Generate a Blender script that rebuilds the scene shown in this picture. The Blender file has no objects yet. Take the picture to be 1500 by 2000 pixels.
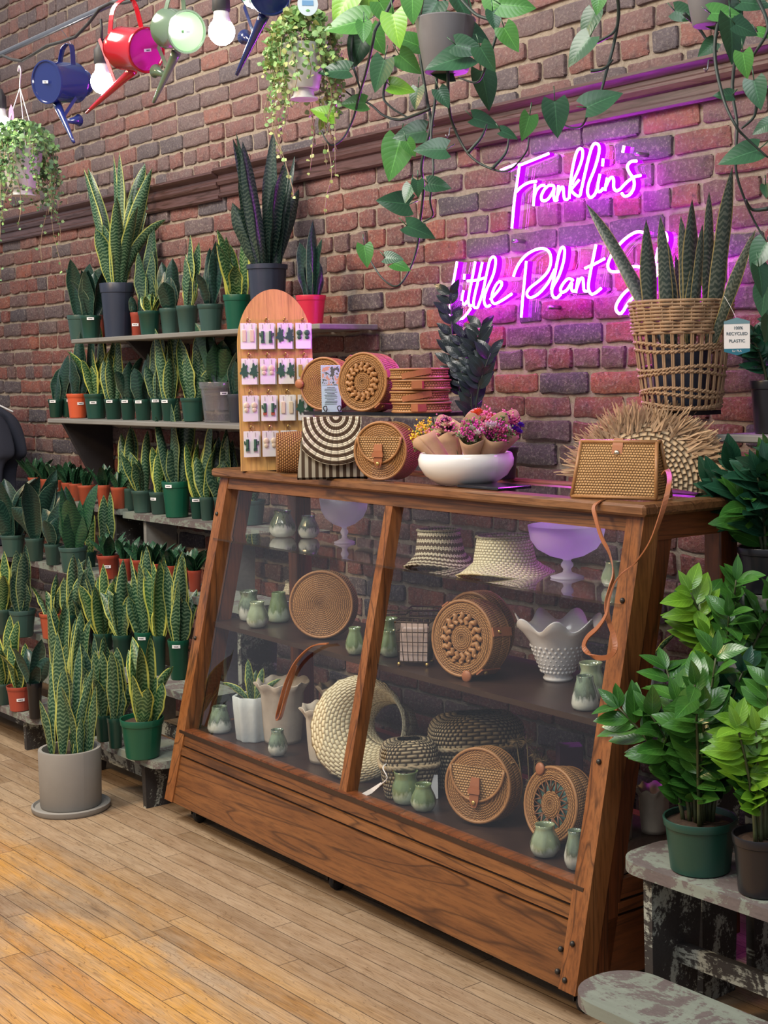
import bpy, math, random
from math import sin, cos, pi, radians
from mathutils import Vector as V, Matrix, noise
random.seed(7)
SC = bpy.context.scene
COL = SC.collection

# ---------------------------------------------------------------- camera
FPX, YAW, PITCH, ROLL = 2795.2456, 49.4644, 2.2856, -0.8453
CAM = V((2.0787, -2.8683, 1.3535)); PPX, PPY = 908.7246, 843.1945
_a, _b, _r = radians(YAW), radians(PITCH), radians(ROLL)
FW = V((-sin(_a)*cos(_b), cos(_a)*cos(_b), -sin(_b)))
_R0 = V((cos(_a), sin(_a), 0)); _U0 = _R0.cross(FW)
RT = _R0*cos(_r) + _U0*sin(_r); UP = -_R0*sin(_r) + _U0*cos(_r)
cam = bpy.data.objects.new('camera', bpy.data.cameras.new('camera'))
COL.objects.link(cam); SC.camera = cam
cam.matrix_world = Matrix(((RT.x, UP.x, -FW.x, CAM.x), (RT.y, UP.y, -FW.y, CAM.y), (RT.z, UP.z, -FW.z, CAM.z), (0, 0, 0, 1)))
cam.data.sensor_width = 36; cam.data.sensor_fit = 'AUTO'
cam.data.lens = FPX/2000*36
cam.data.shift_x = (750-PPX)/2000; cam.data.shift_y = (PPY-1000)/2000
cam.data.clip_start = .05

# ---------------------------------------------------------------- view, world, room lights
SC.view_settings.view_transform = 'Standard'; SC.view_settings.look = 'None'
SC.view_settings.gamma = 1; SC.view_settings.exposure = 0.40
w = bpy.data.worlds.new('world'); SC.world = w; w.use_nodes = True
bg = w.node_tree.nodes['Background']; bg.inputs[0].default_value = (.80, .86, 1.0, 1); bg.inputs[1].default_value = .34
def area(name, loc, target, size, power, color, sy=None):
    l = bpy.data.lights.new(name, 'AREA'); l.energy = power; l.color = color; l.size = size
    if sy: l.shape = 'RECTANGLE'; l.size_y = sy
    o = bpy.data.objects.new(name, l); COL.objects.link(o); o.location = loc
    o.rotation_euler = (V(target)-V(loc)).to_track_quat('-Z', 'Y').to_euler(); return o
area('ceiling_light_left', (-2.6, -2.3, 3.7), (-2.8, -.5, .6), 1.2, 75, (1.0, .93, .82), 1.2)
area('ceiling_light_middle', (-.2, -2.8, 3.7), (-.8, -.6, .6), 1.2, 60, (1.0, .94, .86), 1.2)
area('ceiling_light_right', (1.9, -2.5, 3.7), (.4, -.6, .4), 1.0, 20, (.95, .97, 1.0), 1.0)
area('ceiling_light_warm', (-2.0, -4.2, 3.3), (-1.3, -1.7, 0), .5, 60, (1.0, .66, .32), .5)

# ---------------------------------------------------------------- picture rays onto planes of the place
def ray(u, v): return RT*((u-PPX)/FPX) - UP*((v-PPY)/FPX) + FW
def hit(u, v, n, d):
    D = ray(u, v); n = V(n); return CAM + D*((d-n.dot(CAM))/n.dot(D))
def atY(u, v, y): return hit(u, v, (0, 1, 0), y)
def atZ(u, v, z): return hit(u, v, (0, 0, 1), z)
def mpp(p): return (V(p)-CAM).dot(FW)/FPX       # metres per pixel at a point
S = -.0329; YF = -.8142
EX = V((cos(S), sin(S), 0)); EY = V((-sin(S), cos(S), 0)); CO = V((0, YF, 0))
def cab(x, y, z): return CO + EX*x + EY*y + V((0, 0, z))

# ---------------------------------------------------------------- object bookkeeping
def tag(o, label=None, cat=None, group=None, kind=None):
    if label: o['label'] = label
    if cat: o['category'] = cat
    if group: o['group'] = group
    if kind: o['kind'] = kind
    return o
def thing(name, loc, label, cat, rz=0, group=None, rot=None):
    o = bpy.data.objects.new(name, None); COL.objects.link(o); o.location = loc
    o.empty_display_size = .03
    if rot is not None: o.rotation_mode = 'QUATERNION'; o.rotation_quaternion = rot
    else: o.rotation_euler = (0, 0, rz)
    return tag(o, label, cat, group)
CHILD = {}
def copy_tree(o, parent=None):
    c = o.copy(); COL.objects.link(c)
    if parent is not None: c.parent = parent; CHILD.setdefault(parent.name, []).append(c)
    for ch in list(CHILD.get(o.name, [])): copy_tree(ch, c)
    return c

class MB:
    """collects geometry and links it as one mesh object"""
    def __init__(s): s.v = []; s.f = []; s.uv = []; s.mi = []; s.col = None; s.M = None; s.m = 0
    def add(s, vs, fs, uvs=None, m=None):
        n = len(s.v)
        s.v += [tuple(s.M @ V(p)) if s.M else tuple(p) for p in vs]
        for f in fs:
            s.f.append([n+i for i in f]); s.mi.append(s.m if m is None else m)
            s.uv.append([uvs[i] for i in f] if uvs else [(vs[i][0], vs[i][1]+vs[i][2]) for i in f])
        return s
    def box(s, c, d, m=None, bev=0):
        x, y, z = c; a, b, e = d[0]/2, d[1]/2, d[2]/2
        if bev <= 0:
            vs = [(x+i*a, y+j*b, z+k*e) for k in (-1, 1) for j in (-1, 1) for i in (-1, 1)]
            fs = [(0, 2, 3, 1), (4, 5, 7, 6), (0, 1, 5, 4), (2, 6, 7, 3), (0, 4, 6, 2), (1, 3, 7, 5)]
            return s.add(vs, fs, None, m)
        # bevelled: 24 verts
        t = min(bev, a*.9, b*.9, e*.9); vs = []; idx = {}
        for i in (-1, 1):
            for j in (-1, 1):
                for k in (-1, 1):
                    for ax in range(3):
                        q = [i*(a-t), j*(b-t), k*(e-t)]; q[ax] = (i*a, j*b, k*e)[ax]
                        idx[(i, j, k, ax)] = len(vs); vs.append((x+q[0], y+q[1], z+q[2]))
        fs = []
        for ax in range(3):
            o1, o2 = [q for q in range(3) if q != ax]
            for sg in (-1, 1):
                L = []
                for p, q in ((-1, -1), (1, -1), (1, 1), (-1, 1)):
                    t3 = [0, 0, 0]; t3[ax] = sg; t3[o1] = p; t3[o2] = q; L.append(idx[(*t3, ax)])
                fs.append(L if (sg > 0) != (ax == 1) else L[::-1])
        for ax in range(3):
            o1, o2 = [q for q in range(3) if q != ax]
            for p in (-1, 1):
                for q in (-1, 1):
                    def g(sg, w_):
                        t3 = [0, 0, 0]; t3[ax] = sg; t3[o1] = p; t3[o2] = q; return idx[(*t3, w_)]
                    fs.append([g(-1, o1), g(1, o1), g(1, o2), g(-1, o2)])
        for i in (-1, 1):
            for j in (-1, 1):
                for k in (-1, 1): fs.append([idx[(i, j, k, 0)], idx[(i, j, k, 1)], idx[(i, j, k, 2)]])
        return s.add(vs, fs, None, m)
    def lathe(s, prof, seg=28, m=None, c=(0, 0, 0), us=1.0, fn=None, cap0=False, cap1=False):
        vs = []; uv = []; L = 0; n = len(prof)
        rm = max(p[0] for p in prof)
        for i, (r, z) in enumerate(prof):
            if i: L += math.hypot(r-prof[i-1][0], z-prof[i-1][1])
            for j in range(seg+1):
                a = 2*pi*j/seg; rr, zz = (r, z) if fn is None else fn(r, z, a, i/(n-1))
                vs.append((c[0]+rr*cos(a), c[1]+rr*sin(a), c[2]+zz)); uv.append((a*rm*us, L))
        fs = [(i*(seg+1)+j, i*(seg+1)+j+1, (i+1)*(seg+1)+j+1, (i+1)*(seg+1)+j) for i in range(n-1) for j in range(seg)]
        if cap0: fs.append([j for j in range(seg)][::-1])
        if cap1: fs.append([(n-1)*(seg+1)+j for j in range(seg)])
        return s.add(vs, fs, uv, m)
    def tube(s, path, r, seg=6, m=None, closed=False, cap=True):
        P = [V(p) for p in path]; n = len(P); vs = []; uv = []
        if n < 2: return s
        rr = r if isinstance(r, (list, tuple)) else [r]*n
        up = None; L = 0
        for i in range(n):
            t = (P[(i+1) % n]-P[i-1]) if closed else (P[min(i+1, n-1)]-P[max(i-1, 0)])
            if t.length < 1e-9: t = V((0, 0, 1))
            t.normalize()
            if up is None: up = t.orthogonal().normalized()
            up = (up - t*up.dot(t))
            up = up.normalized() if up.length > 1e-6 else t.orthogonal().normalized()
            b = t.cross(up)
            if i: L += (P[i]-P[i-1]).length
            for j in range(seg):
                a = 2*pi*j/seg; vs.append(tuple(P[i] + (up*cos(a)+b*sin(a))*rr[i])); uv.append((j/seg, L))
        fs = []
        for i in range(n if closed else n-1):
            for j in range(seg):
                k = (i+1) % n; fs.append((i*seg+j, i*seg+(j+1) % seg, k*seg+(j+1) % seg, k*seg+j))
        if cap and not closed: fs += [list(range(seg))[::-1], [(n-1)*seg+j for j in range(seg)]]
        return s.add(vs, fs, uv, m)
    def ribbon(s, path, width, wdir, th=.002, m=None):
        """flat strap of real thickness; wdir: width direction (vector or list)"""
        P = [V(p) for p in path]; n = len(P); vs = []; uv = []; L = 0
        for i in range(n):
            t = (P[min(i+1, n-1)]-P[max(i-1, 0)]).normalized()
            wd = V(wdir[i] if isinstance(wdir, list) else wdir); wd = (wd-t*wd.dot(t)).normalized(); nn = t.cross(wd)
            w_ = width[i] if isinstance(width, (list, tuple)) else width
            if i: L += (P[i]-P[i-1]).length
            for a, b in ((-1, -1), (1, -1), (1, 1), (-1, 1)):
                vs.append(tuple(P[i]+wd*(a*w_/2)+nn*(b*th/2))); uv.append((a*w_/2, L))
        fs = [(i*4+j, i*4+(j+1) % 4, i*4+4+(j+1) % 4, i*4+4+j) for i in range(n-1) for j in range(4)]
        fs += [(3, 2, 1, 0), tuple((n-1)*4+j for j in range(4))]
        return s.add(vs, fs, uv, m)
    def prism(s, poly, h, m=None, z=0, taper=1.0):
        n = len(poly); cx = sum(p[0] for p in poly)/n; cy = sum(p[1] for p in poly)/n
        vs = [(x, y, z) for x, y in poly]+[(cx+(x-cx)*taper, cy+(y-cy)*taper, z+h) for x, y in poly]
        fs = [list(range(n))[::-1], list(range(n, 2*n))]+[(i, (i+1) % n, n+(i+1) % n, n+i) for i in range(n)]
        return s.add(vs, fs, None, m)
    def grid(s, fn, nu, nv, m=None, us=1, vs_=1):
        vs = [tuple(fn(i/nu, j/nv)) for j in range(nv+1) for i in range(nu+1)]
        uv = [(i/nu*us, j/nv*vs_) for j in range(nv+1) for i in range(nu+1)]
        fs = [(j*(nu+1)+i, j*(nu+1)+i+1, (j+1)*(nu+1)+i+1, (j+1)*(nu+1)+i) for j in range(nv) for i in range(nu)]
        return s.add(vs, fs, uv, m)
    def ball(s, c, r, m=None, seg=12, sq=(1, 1, 1)):
        n = max(4, seg//2)
        vs = []; fs = []
        for i in range(n+1):
            t = pi*i/n
            for j in range(seg): vs.append((c[0]+r*sq[0]*sin(t)*cos(2*pi*j/seg), c[1]+r*sq[1]*sin(t)*sin(2*pi*j/seg), c[2]+r*sq[2]*cos(t)))
        for i in range(n):
            for j in range(seg): fs.append((i*seg+j, (i+1)*seg+j, (i+1)*seg+(j+1) % seg, i*seg+(j+1) % seg))
        return s.add(vs, fs, None, m)
    def build(s, name, mats, parent=None, smooth=True, label=None, loc=None, colname=None):
        me = bpy.data.meshes.new(name); me.from_pydata(s.v, [], s.f)
        if not isinstance(mats, (list, tuple)): mats = [mats]
        for q in mats: me.materials.append(q)
        ul = me.uv_layers.new(name='UVMap'); k = 0; flat = []
        for q in s.uv:
            for t in q: flat += [t[0], t[1]]
        ul.data.foreach_set('uv', flat)
        me.polygons.foreach_set('material_index', s.mi)
        me.polygons.foreach_set('use_smooth', [bool(smooth)]*len(s.f))
        if smooth and smooth is not True: me.set_sharp_from_angle(angle=radians(smooth))
        if s.col is not None:
            ca = me.attributes.new('rnd', 'FLOAT', 'POINT'); ca.data.foreach_set('value', s.col)
        me.update()
        o = bpy.data.objects.new(name, me); COL.objects.link(o)
        if parent is not None: o.parent = parent; CHILD.setdefault(parent.name, []).append(o)
        if loc is not None: o.location = loc
        if label: o['label'] = label
        return o

def spline(pts, n=6):
    P = [V(p) for p in pts]; out = []
    for i in range(len(P)-1):
        p0 = P[max(i-1, 0)]; p1 = P[i]; p2 = P[i+1]; p3 = P[min(i+2, len(P)-1)]
        for k in range(n):
            t = k/n; out.append(.5*((2*p1)+(p2-p0)*t+(2*p0-5*p1+4*p2-p3)*t*t+(3*p1-p0-3*p2+p3)*t**3))
    out.append(P[-1]); return out

# ---------------------------------------------------------------- materials
class NT:
    def __init__(s, name):
        s.mat = bpy.data.materials.new(name); s.mat.use_nodes = True; s.t = s.mat.node_tree
        s.n = s.t.nodes; s.p = s.n['Principled BSDF']; s.out = s.n['Material Output']
    def node(s, typ, **kw):
        o = s.n.new('ShaderNode'+typ)
        for k, v in kw.items():
            if k == 'ins':
                for a, b in v.items():
                    if hasattr(b, 'is_linked'): s.t.links.new(b, o.inputs[a])
                    else: o.inputs[a].default_value = b
            else: setattr(o, k, v)
        return o
    def math(s, op, a, b=0, c=0):
        o = s.node('Math', operation=op, ins={0: a, 1: b, 2: c}); return o.outputs[0]
    def link(s, a, b): s.t.links.new(a, b)
    def ramp(s, f, stops, interp='LINEAR'):
        o = s.node('ValToRGB'); o.color_ramp.interpolation = interp; e = o.color_ramp.elements
        while len(e) < len(stops): e.new(.5)
        for q, (p, c) in zip(e, stops): q.position = p; q.color = (*c[:3], 1)
        s.link(f, o.inputs[0]); return o.outputs[0]
    def mix(s, f, a, b, bt='MIX'):
        o = s.node('Mix', data_type='RGBA', blend_type=bt)
        for i, q in ((0, f), (6, a), (7, b)):
            if hasattr(q, 'is_linked'): s.link(q, o.inputs[i])
            else: o.inputs[i].default_value = (*q[:3], 1) if i else q
        return o.outputs[2]
    def noise(s, co, scale, detail=4, rough=.55, dist=0):
        o = s.node('TexNoise', ins={'Scale': scale, 'Detail': detail, 'Roughness': rough, 'Distortion': dist})
        if co is not None: s.link(co, o.inputs[0])
        return o.outputs[0]
    def mapping(s, co, scale=(1, 1, 1), loc=(0, 0, 0), rot=(0, 0, 0)):
        o = s.node('Mapping'); s.link(co, o.inputs[0]); o.inputs['Scale'].default_value = scale; o.inputs['Location'].default_value = loc; o.inputs['Rotation'].default_value = rot
        return o.outputs[0]
    def obj(s): return s.node('TexCoord').outputs['Object']
    def uv(s): return s.node('TexCoord').outputs['UV']
    def pos(s): return s.node('NewGeometry').outputs['Position']
    def bump(s, h, strength=.5, dist=.002):
        o = s.node('Bump', ins={'Strength': strength, 'Distance': dist, 'Height': h}); s.link(o.outputs[0], s.p.inputs['Normal']); return o
    def set(s, col=None, rough=None, metal=None, spec=None):
        for k, q in (('Base Color', col), ('Roughness', rough), ('Metallic', metal), ('Specular IOR Level', spec)):
            if q is None: continue
            if hasattr(q, 'is_linked'): s.link(q, s.p.inputs[k])
            elif k == 'Base Color': s.p.inputs[k].default_value = (*q[:3], 1)
            else: s.p.inputs[k].default_value = q
        return s
def plain(name, col, rough=.5, metal=0, spec=.5, var=.12, scale=30, bump=0, bscale=200):
    t = NT(name); o = t.obj(); n = t.noise(o, scale)
    c = t.mix(n, tuple(x*(1-var) for x in col), tuple(min(1, x*(1+var)) for x in col))
    t.set(c, rough, metal, spec)
    if bump: t.bump(t.noise(o, bscale), bump, .001)
    return t.mat
# ---------------------------------------------------------------- brick, mortar, floor, woods
def brick_mat():
    t = NT('brick'); a = t.node('Attribute', attribute_name='rnd').outputs['Fac']; p = t.pos()
    base = t.ramp(a, [(0, (.075, .065, .080)), (.16, (.12, .088, .095)), (.34, (.155, .085, .080)), (.5, (.215, .082, .068)), (.64, (.25, .08, .060)), (.8, (.19, .062, .055)), (.93, (.33, .105, .065)), (1, (.14, .10, .10))])
    n1 = t.noise(p, 26, 6, .65); n2 = t.noise(p, 110, 5, .7)
    c = t.mix(t.ramp(n1, [(.35, (0, 0, 0)), (.7, (1, 1, 1))]), base, t.mix(.5, base, (.10, .085, .09)))
    c = t.mix(t.ramp(n2, [(.52, (0, 0, 0)), (.72, (.6, .6, .6))]), c, (.42, .36, .30))
    c = t.mix(t.ramp(t.noise(p, 55, 6, .7), [(.30, (.75, .75, .75)), (.45, (0, 0, 0))]), c, (.05, .035, .04))
    hi = t.node('SeparateXYZ', ins={0: p})           # upper courses mixed paler and greyer: the bulbs' light painted into the brick
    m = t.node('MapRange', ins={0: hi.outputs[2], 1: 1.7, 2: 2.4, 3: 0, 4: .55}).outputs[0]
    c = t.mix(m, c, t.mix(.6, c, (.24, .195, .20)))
    t.set(c, .85, 0, .3)
    h = t.math('ADD', t.math('MULTIPLY', n1, 1.0), t.math('MULTIPLY', n2, .5)); t.bump(h, 1.0, .009)
    return t.mat
def mortar_mat():
    t = NT('mortar'); p = t.pos(); n = t.noise(p, 60, 6, .7); n2 = t.noise(p, 7, 3)
    c = t.ramp(n, [(.25, (.26, .20, .16)), (.5, (.48, .40, .31)), (.8, (.62, .54, .45))])
    t.set(t.mix(n2, c, t.mix(.6, c, (.25, .2, .17))), .95, 0, .2); t.bump(t.noise(p, 170, 6, .75), 1, .006); return t.mat
def floor_mat():
    t = NT('oak_floor'); p = t.pos(); s = t.node('SeparateXYZ', ins={0: p}); x, y = s.outputs[0], s.outputs[1]
    W = .058
    yy = t.math('DIVIDE', y, W); row = t.math('FLOOR', yy)
    rn = t.node('TexWhiteNoise', noise_dimensions='1D', ins={'W': row}).outputs[0]
    xx = t.math('ADD', t.math('DIVIDE', x, .85), t.math('MULTIPLY', rn, 7.3)); colm = t.math('FLOOR', xx)
    idv = t.node('CombineXYZ', ins={0: row, 1: colm}).outputs[0]
    wn = t.node('TexWhiteNoise', noise_dimensions='2D'); t.link(idv, wn.inputs[0]); idn = wn.outputs[0]
    fy = t.math('FRACT', yy); fx = t.math('FRACT', xx)
    ey = t.math('MINIMUM', fy, t.math('SUBTRACT', 1, fy)); ex = t.math('MULTIPLY', t.math('MINIMUM', fx, t.math('SUBTRACT', 1, fx)), 14)
    gap = t.math('LESS_THAN', t.math('MINIMUM', ey, ex), .022)
    off = t.math('MULTIPLY', idn, 37)
    gco = t.node('CombineXYZ', ins={0: t.math('ADD', t.math('MULTIPLY', x, 1.3), off), 1: t.math('MULTIPLY', y, 16), 2: off}).outputs[0]
    g0 = t.noise(gco, 1.6, 3, .5, .4)
    rings = t.math('ABSOLUTE', t.math('SINE', t.math('MULTIPLY', g0, 62)))
    gf = t.node('CombineXYZ', ins={0: t.math('MULTIPLY', x, 9), 1: t.math('MULTIPLY', y, 330), 2: off}).outputs[0]
    fine = t.noise(gf, 1, 4, .6)
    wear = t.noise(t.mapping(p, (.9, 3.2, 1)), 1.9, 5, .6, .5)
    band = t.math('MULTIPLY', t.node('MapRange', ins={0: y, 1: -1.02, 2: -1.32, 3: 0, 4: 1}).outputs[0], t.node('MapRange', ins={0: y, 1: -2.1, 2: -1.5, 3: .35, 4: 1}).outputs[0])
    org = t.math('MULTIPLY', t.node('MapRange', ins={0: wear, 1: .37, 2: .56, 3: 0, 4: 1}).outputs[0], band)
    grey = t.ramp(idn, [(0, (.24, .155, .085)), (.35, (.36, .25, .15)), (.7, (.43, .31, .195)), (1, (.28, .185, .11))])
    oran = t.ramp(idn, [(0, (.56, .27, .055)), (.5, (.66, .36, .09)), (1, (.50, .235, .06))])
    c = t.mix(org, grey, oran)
    dark = t.mix(.5, c, (.07, .035, .018))
    c = t.mix(t.ramp(rings, [(.0, (1, 1, 1)), (.30, (.0, .0, .0))]), c, t.mix(.8, c, (.13, .07, .03)))
    c = t.mix(t.ramp(fine, [(.36, (1, 1, 1)), (.58, (0, 0, 0))]), c, t.mix(.7, c, dark))
    c = t.mix(t.ramp(t.noise(t.mapping(p, (3, 14, 1)), 2.5, 5, .65), [(.4, (0, 0, 0)), (.7, (.5, .5, .5))]), c, t.mix(.5, c, (.62, .50, .36)))
    st = t.noise(t.mapping(p, (1.1, 9, 1)), 2.1, 5, .6, .6)
    c = t.mix(t.ramp(st, [(.64, (0, 0, 0)), (.74, (.7, .7, .7))]), c, (.09, .06, .045))
    c = t.mix(t.math('MULTIPLY', gap, .8), c, (.05, .03, .02))
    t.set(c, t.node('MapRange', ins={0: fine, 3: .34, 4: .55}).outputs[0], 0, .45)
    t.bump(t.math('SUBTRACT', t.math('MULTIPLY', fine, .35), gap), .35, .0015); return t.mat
def wood(name, cols, rough=.4, axis='x', scale=1.0, dark=(.03, .012, .005), wear=.25, ringk=40):
    """sawn oak: long grain along the axis, pores and rays"""
    t = NT(name); o = t.obj()
    sc = {'x': (2.2, 30, 30), 'y': (30, 2.2, 30), 'z': (30, 30, 2.2)}[axis]
    sc = tuple(q*scale for q in sc)
    g = t.noise(t.mapping(o, tuple(q*.25 for q in sc)), 1, 3, .5, .6)
    ring = t.math('ABSOLUTE', t.math('SINE', t.math('MULTIPLY', g, ringk)))
    f = t.noise(t.mapping(o, tuple(q*5 for q in sc)), 1, 4, .65)
    c = t.ramp(t.noise(t.mapping(o, tuple(q*.5 for q in sc)), 1, 4, .6), [(.25, cols[0]), (.5, cols[1]), (.78, cols[2])])
    c = t.mix(t.ramp(ring, [(0, (1, 1, 1)), (.34, (0, 0, 0))]), c, t.mix(.72, c, dark))
    c = t.mix(t.ramp(f, [(.36, (.8, .8, .8)), (.55, (0, 0, 0))]), c, t.mix(.55, c, dark))
    wv = t.noise(o, 5, 5, .7)
    c = t.mix(t.ramp(wv, [(.6, (0, 0, 0)), (.75, (wear, wear, wear))]), c, dark)
    t.set(c, rough, 0, .45); t.bump(f, .25, .0008); return t.mat
def peeling(name, paint=(.30, .33, .29), under=(.03, .025, .024), dist=.5, k=.56):
    t = NT(name); o = t.obj()
    n = t.noise(o, 7, 8, .68, dist); n2 = t.noise(t.mapping(o, (1, 3, 3)), 45, 6, .75); n3 = t.noise(t.mapping(o, (6, 60, 60)), 1, 4)
    m = t.math('ADD', t.math('MULTIPLY', n, .7), t.math('MULTIPLY', n2, .3))
    pc = t.mix(n3, tuple(q*.8 for q in paint), tuple(q*1.25 for q in paint))
    c = t.mix(t.ramp(m, [(k-.02, (0, 0, 0)), (k+.01, (1, 1, 1))]), pc, t.mix(n2, under, tuple(q*3 for q in under)))
    t.set(c, .7, 0, .35); t.bump(m, .6, .002); return t.mat
def weave(name, cols, p=.005, q=.0075, rough=.5, stag=.5, bump=1.0, spec=.35, noisy=.35, sharp=1):
    """basketry: rows of stitches in UV metres"""
    t = NT(name); s = t.node('SeparateXYZ', ins={0: t.uv()}); u, v = s.outputs[0], s.outputs[1]
    wob = t.noise(t.uv(), 40, 2); v2 = t.math('ADD', v, t.math('MULTIPLY', t.math('SUBTRACT', wob, .5), p*.5))
    vr = t.math('DIVIDE', v2, p); row = t.math('FLOOR', vr)
    a = t.math('ABSOLUTE', t.math('SINE', t.math('MULTIPLY', vr, pi)))
    b = t.math('ABSOLUTE', t.math('SINE', t.math('MULTIPLY', t.math('ADD', t.math('DIVIDE', u, q), t.math('MULTIPLY', row, stag)), pi)))
    h = t.math('POWER', t.math('MULTIPLY', t.math('POWER', a, .6), t.math('POWER', b, .6)), sharp)
    n = t.noise(t.obj(), 25, 3)
    base = t.mix(n, cols[1], cols[2])
    c = t.mix(t.ramp(h, [(.12, (0, 0, 0)), (.6, (1, 1, 1))]), cols[0], base)
    t.set(c, rough, 0, spec); t.bump(h, bump, p*.5); return t.mat
def leaf_mat(name, inner, band, edge, ew=.80, rough=.33, bandk=1.0, trans=0):
    """snake plant leaf: UV u = across (0..1), v = along in metres"""
    t = NT(name); s = t.node('SeparateXYZ', ins={0: t.uv()}); u, v = s.outputs[0], s.outputs[1]
    au = t.math('ABSOLUTE', t.math('SUBTRACT', t.math('MULTIPLY', u, 2), 1))
    o = t.obj(); nz = t.noise(t.mapping(o, (45, 45, 14)), 1, 3, .6)
    vv = t.math('ADD', t.math('MULTIPLY', v, 480), t.math('ADD', t.math('MULTIPLY', nz, 16), t.math('MULTIPLY', t.math('SINE', t.math('MULTIPLY', u, 14)), 1.6)))
    w_ = t.math('ADD', t.math('MULTIPLY', t.math('SINE', vv), .5), t.math('MULTIPLY', t.noise(t.mapping(o, (160, 160, 60)), 1, 3), .9))
    m = t.ramp(w_, [(.42, (0, 0, 0)), (.72, (bandk, bandk, bandk))])
    c = t.mix(m, inner, band)
    e = t.math('ADD', au, t.math('MULTIPLY', t.math('SUBTRACT', t.noise(t.mapping(o, (30, 30, 14)), 1, 2), .5), .14))
    if edge: c = t.mix(t.ramp(e, [(ew-.02, (0, 0, 0)), (ew+.03, (1, 1, 1))]), c, t.mix(nz, edge, tuple(q*.7 for q in edge)))
    t.set(c, rough, 0, .5); return t.mat
def broad_leaf(name, c0, c1, rough=.25, spec=.55, vein=.15, sub=0):
    t = NT(name); s = t.node('SeparateXYZ', ins={0: t.uv()}); u, v = s.outputs[0], s.outputs[1]
    au = t.math('ABSOLUTE', t.math('SUBTRACT', t.math('MULTIPLY', u, 2), 1))
    n = t.noise(t.obj(), 14, 4); c = t.mix(t.ramp(n, [(.3, (0, 0, 0)), (.7, (1, 1, 1))]), c0, c1)
    ve = t.math('ABSOLUTE', t.math('SINE', t.math('MULTIPLY', t.math('SUBTRACT', v, t.math('MULTIPLY', au, .3)), 26)))
    m = t.math('MAXIMUM', t.math('LESS_THAN', au, .035), t.math('MULTIPLY', t.math('LESS_THAN', ve, .10), .5))
    c = t.mix(t.math('MULTIPLY', m, vein*3), c, tuple(min(1, q*2.2+.01) for q in c1))
    t.set(c, rough, 0, spec); t.bump(ve, .12, .001)
    if sub: t.p.inputs['Transmission Weight'].default_value = 0
    return t.mat
def glaze(name, top, bottom, drip, rough=.12, k=.5):
    """drip-glazed stoneware, object z 0..1 normalised by generated coords"""
    t = NT(name); g = t.node('TexCoord').outputs['Generated']; s = t.node('SeparateXYZ', ins={0: g}); z = s.outputs[2]
    o = t.obj(); n = t.noise(t.mapping(o, (70, 70, 18)), 1, 4, .6); n2 = t.noise(o, 60, 3)
    zz = t.math('ADD', z, t.math('MULTIPLY', t.math('SUBTRACT', n, .5), .9))
    c = t.ramp(zz, [(k-.22, bottom), (k-.06, drip), (k+.12, tuple((a+b)/2 for a, b in zip(drip, top))), (k+.3, top), (.97, drip)])
    c = t.mix(t.math('MULTIPLY', n2, .5), c, tuple(min(1, q*1.35) for q in top))
    t.set(c, rough, 0, .6); t.p.inputs['Coat Weight'].default_value = .6; return t.mat
def emit(name, col, st):
    t = NT(name); e = t.node('Emission', ins={0: (*col, 1), 1: st}); t.link(e.outputs[0], t.out.inputs[0]); return t.mat
def thin_glass(name, tint=(1, 1, 1), refl=1.0, rough=.0, haze=None):
    t = NT(name); tr = t.node('BsdfTransparent', ins={0: (*tint, 1)}); gl = t.node('BsdfGlossy', ins={'Roughness': rough, 'Color': (1, 1, 1, 1)})
    bf = t.node('NewGeometry').outputs['Backfacing']; ior = t.math('SUBTRACT', 1.5, t.math('MULTIPLY', bf, 1.5-1/1.5)); fr = t.node('Fresnel', ins={'IOR': ior}); k = t.math('MULTIPLY', fr.outputs[0], refl)
    m = t.node('MixShader'); t.link(k, m.inputs[0]); t.link(tr.outputs[0], m.inputs[1]); t.link(gl.outputs[0], m.inputs[2]); last = m
    if haze:
        d = t.node('BsdfDiffuse', ins={0: (*haze[1], 1)}); m2 = t.node('MixShader', ins={0: haze[0]}); t.link(m.outputs[0], m2.inputs[1]); t.link(d.outputs[0], m2.inputs[2]); last = m2
    t.link(last.outputs[0], t.out.inputs[0]); return t.mat

M = {}
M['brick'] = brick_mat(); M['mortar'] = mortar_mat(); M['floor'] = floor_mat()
OAK = ((.11, .040, .013), (.20, .078, .023), (.29, .125, .040))
M['oak_x'] = wood('oak_x', OAK, .36, 'x'); M['oak_y'] = wood('oak_y', ((.11, .03, .009), (.17, .05, .014), (.22, .07, .02)), .4, 'y')
M['oak_z'] = wood('oak_z', ((.15, .050, .014), (.25, .090, .026), (.34, .145, .05)), .36, 'z', ringk=26, wear=.35)
M['oak_zd'] = wood('oak_z_dark', ((.09, .022, .007), (.15, .04, .011), (.20, .06, .016)), .4, 'z')
M['oak_top'] = wood('oak_top', ((.12, .05, .02), (.20, .088, .035), (.28, .14, .06)), .3, 'x', wear=.5)
M['deck'] = plain('dark_deck', (.035, .018, .012), .35, var=.5, scale=12)
M['mould'] = wood('moulding_paint', ((.075, .04, .04), (.10, .052, .05), (.13, .07, .066)), .33, 'x', wear=.2)
M['rack'] = peeling('rack_paint'); M['rack_dark'] = peeling('rack_paint_worn', (.34, .36, .31), (.02, .018, .017), .8, .485)
M['shelf'] = peeling('shelf_board', (.22, .215, .20), (.10, .09, .08), .3, .6)
M['rack_top'] = peeling('rack_seat', (.22, .25, .21), (.07, .058, .056), 1.2, .505)
M['blackwood'] = plain('black_bracket', (.022, .018, .02), .8, var=.5, scale=20)
M['gap'] = plain('groove', (.02, .008, .004), .8)
M['steel'] = plain('steel', (.45, .45, .47), .3, 1); M['darksteel'] = plain('dark_steel', (.06, .055, .05), .45, .8)
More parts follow.
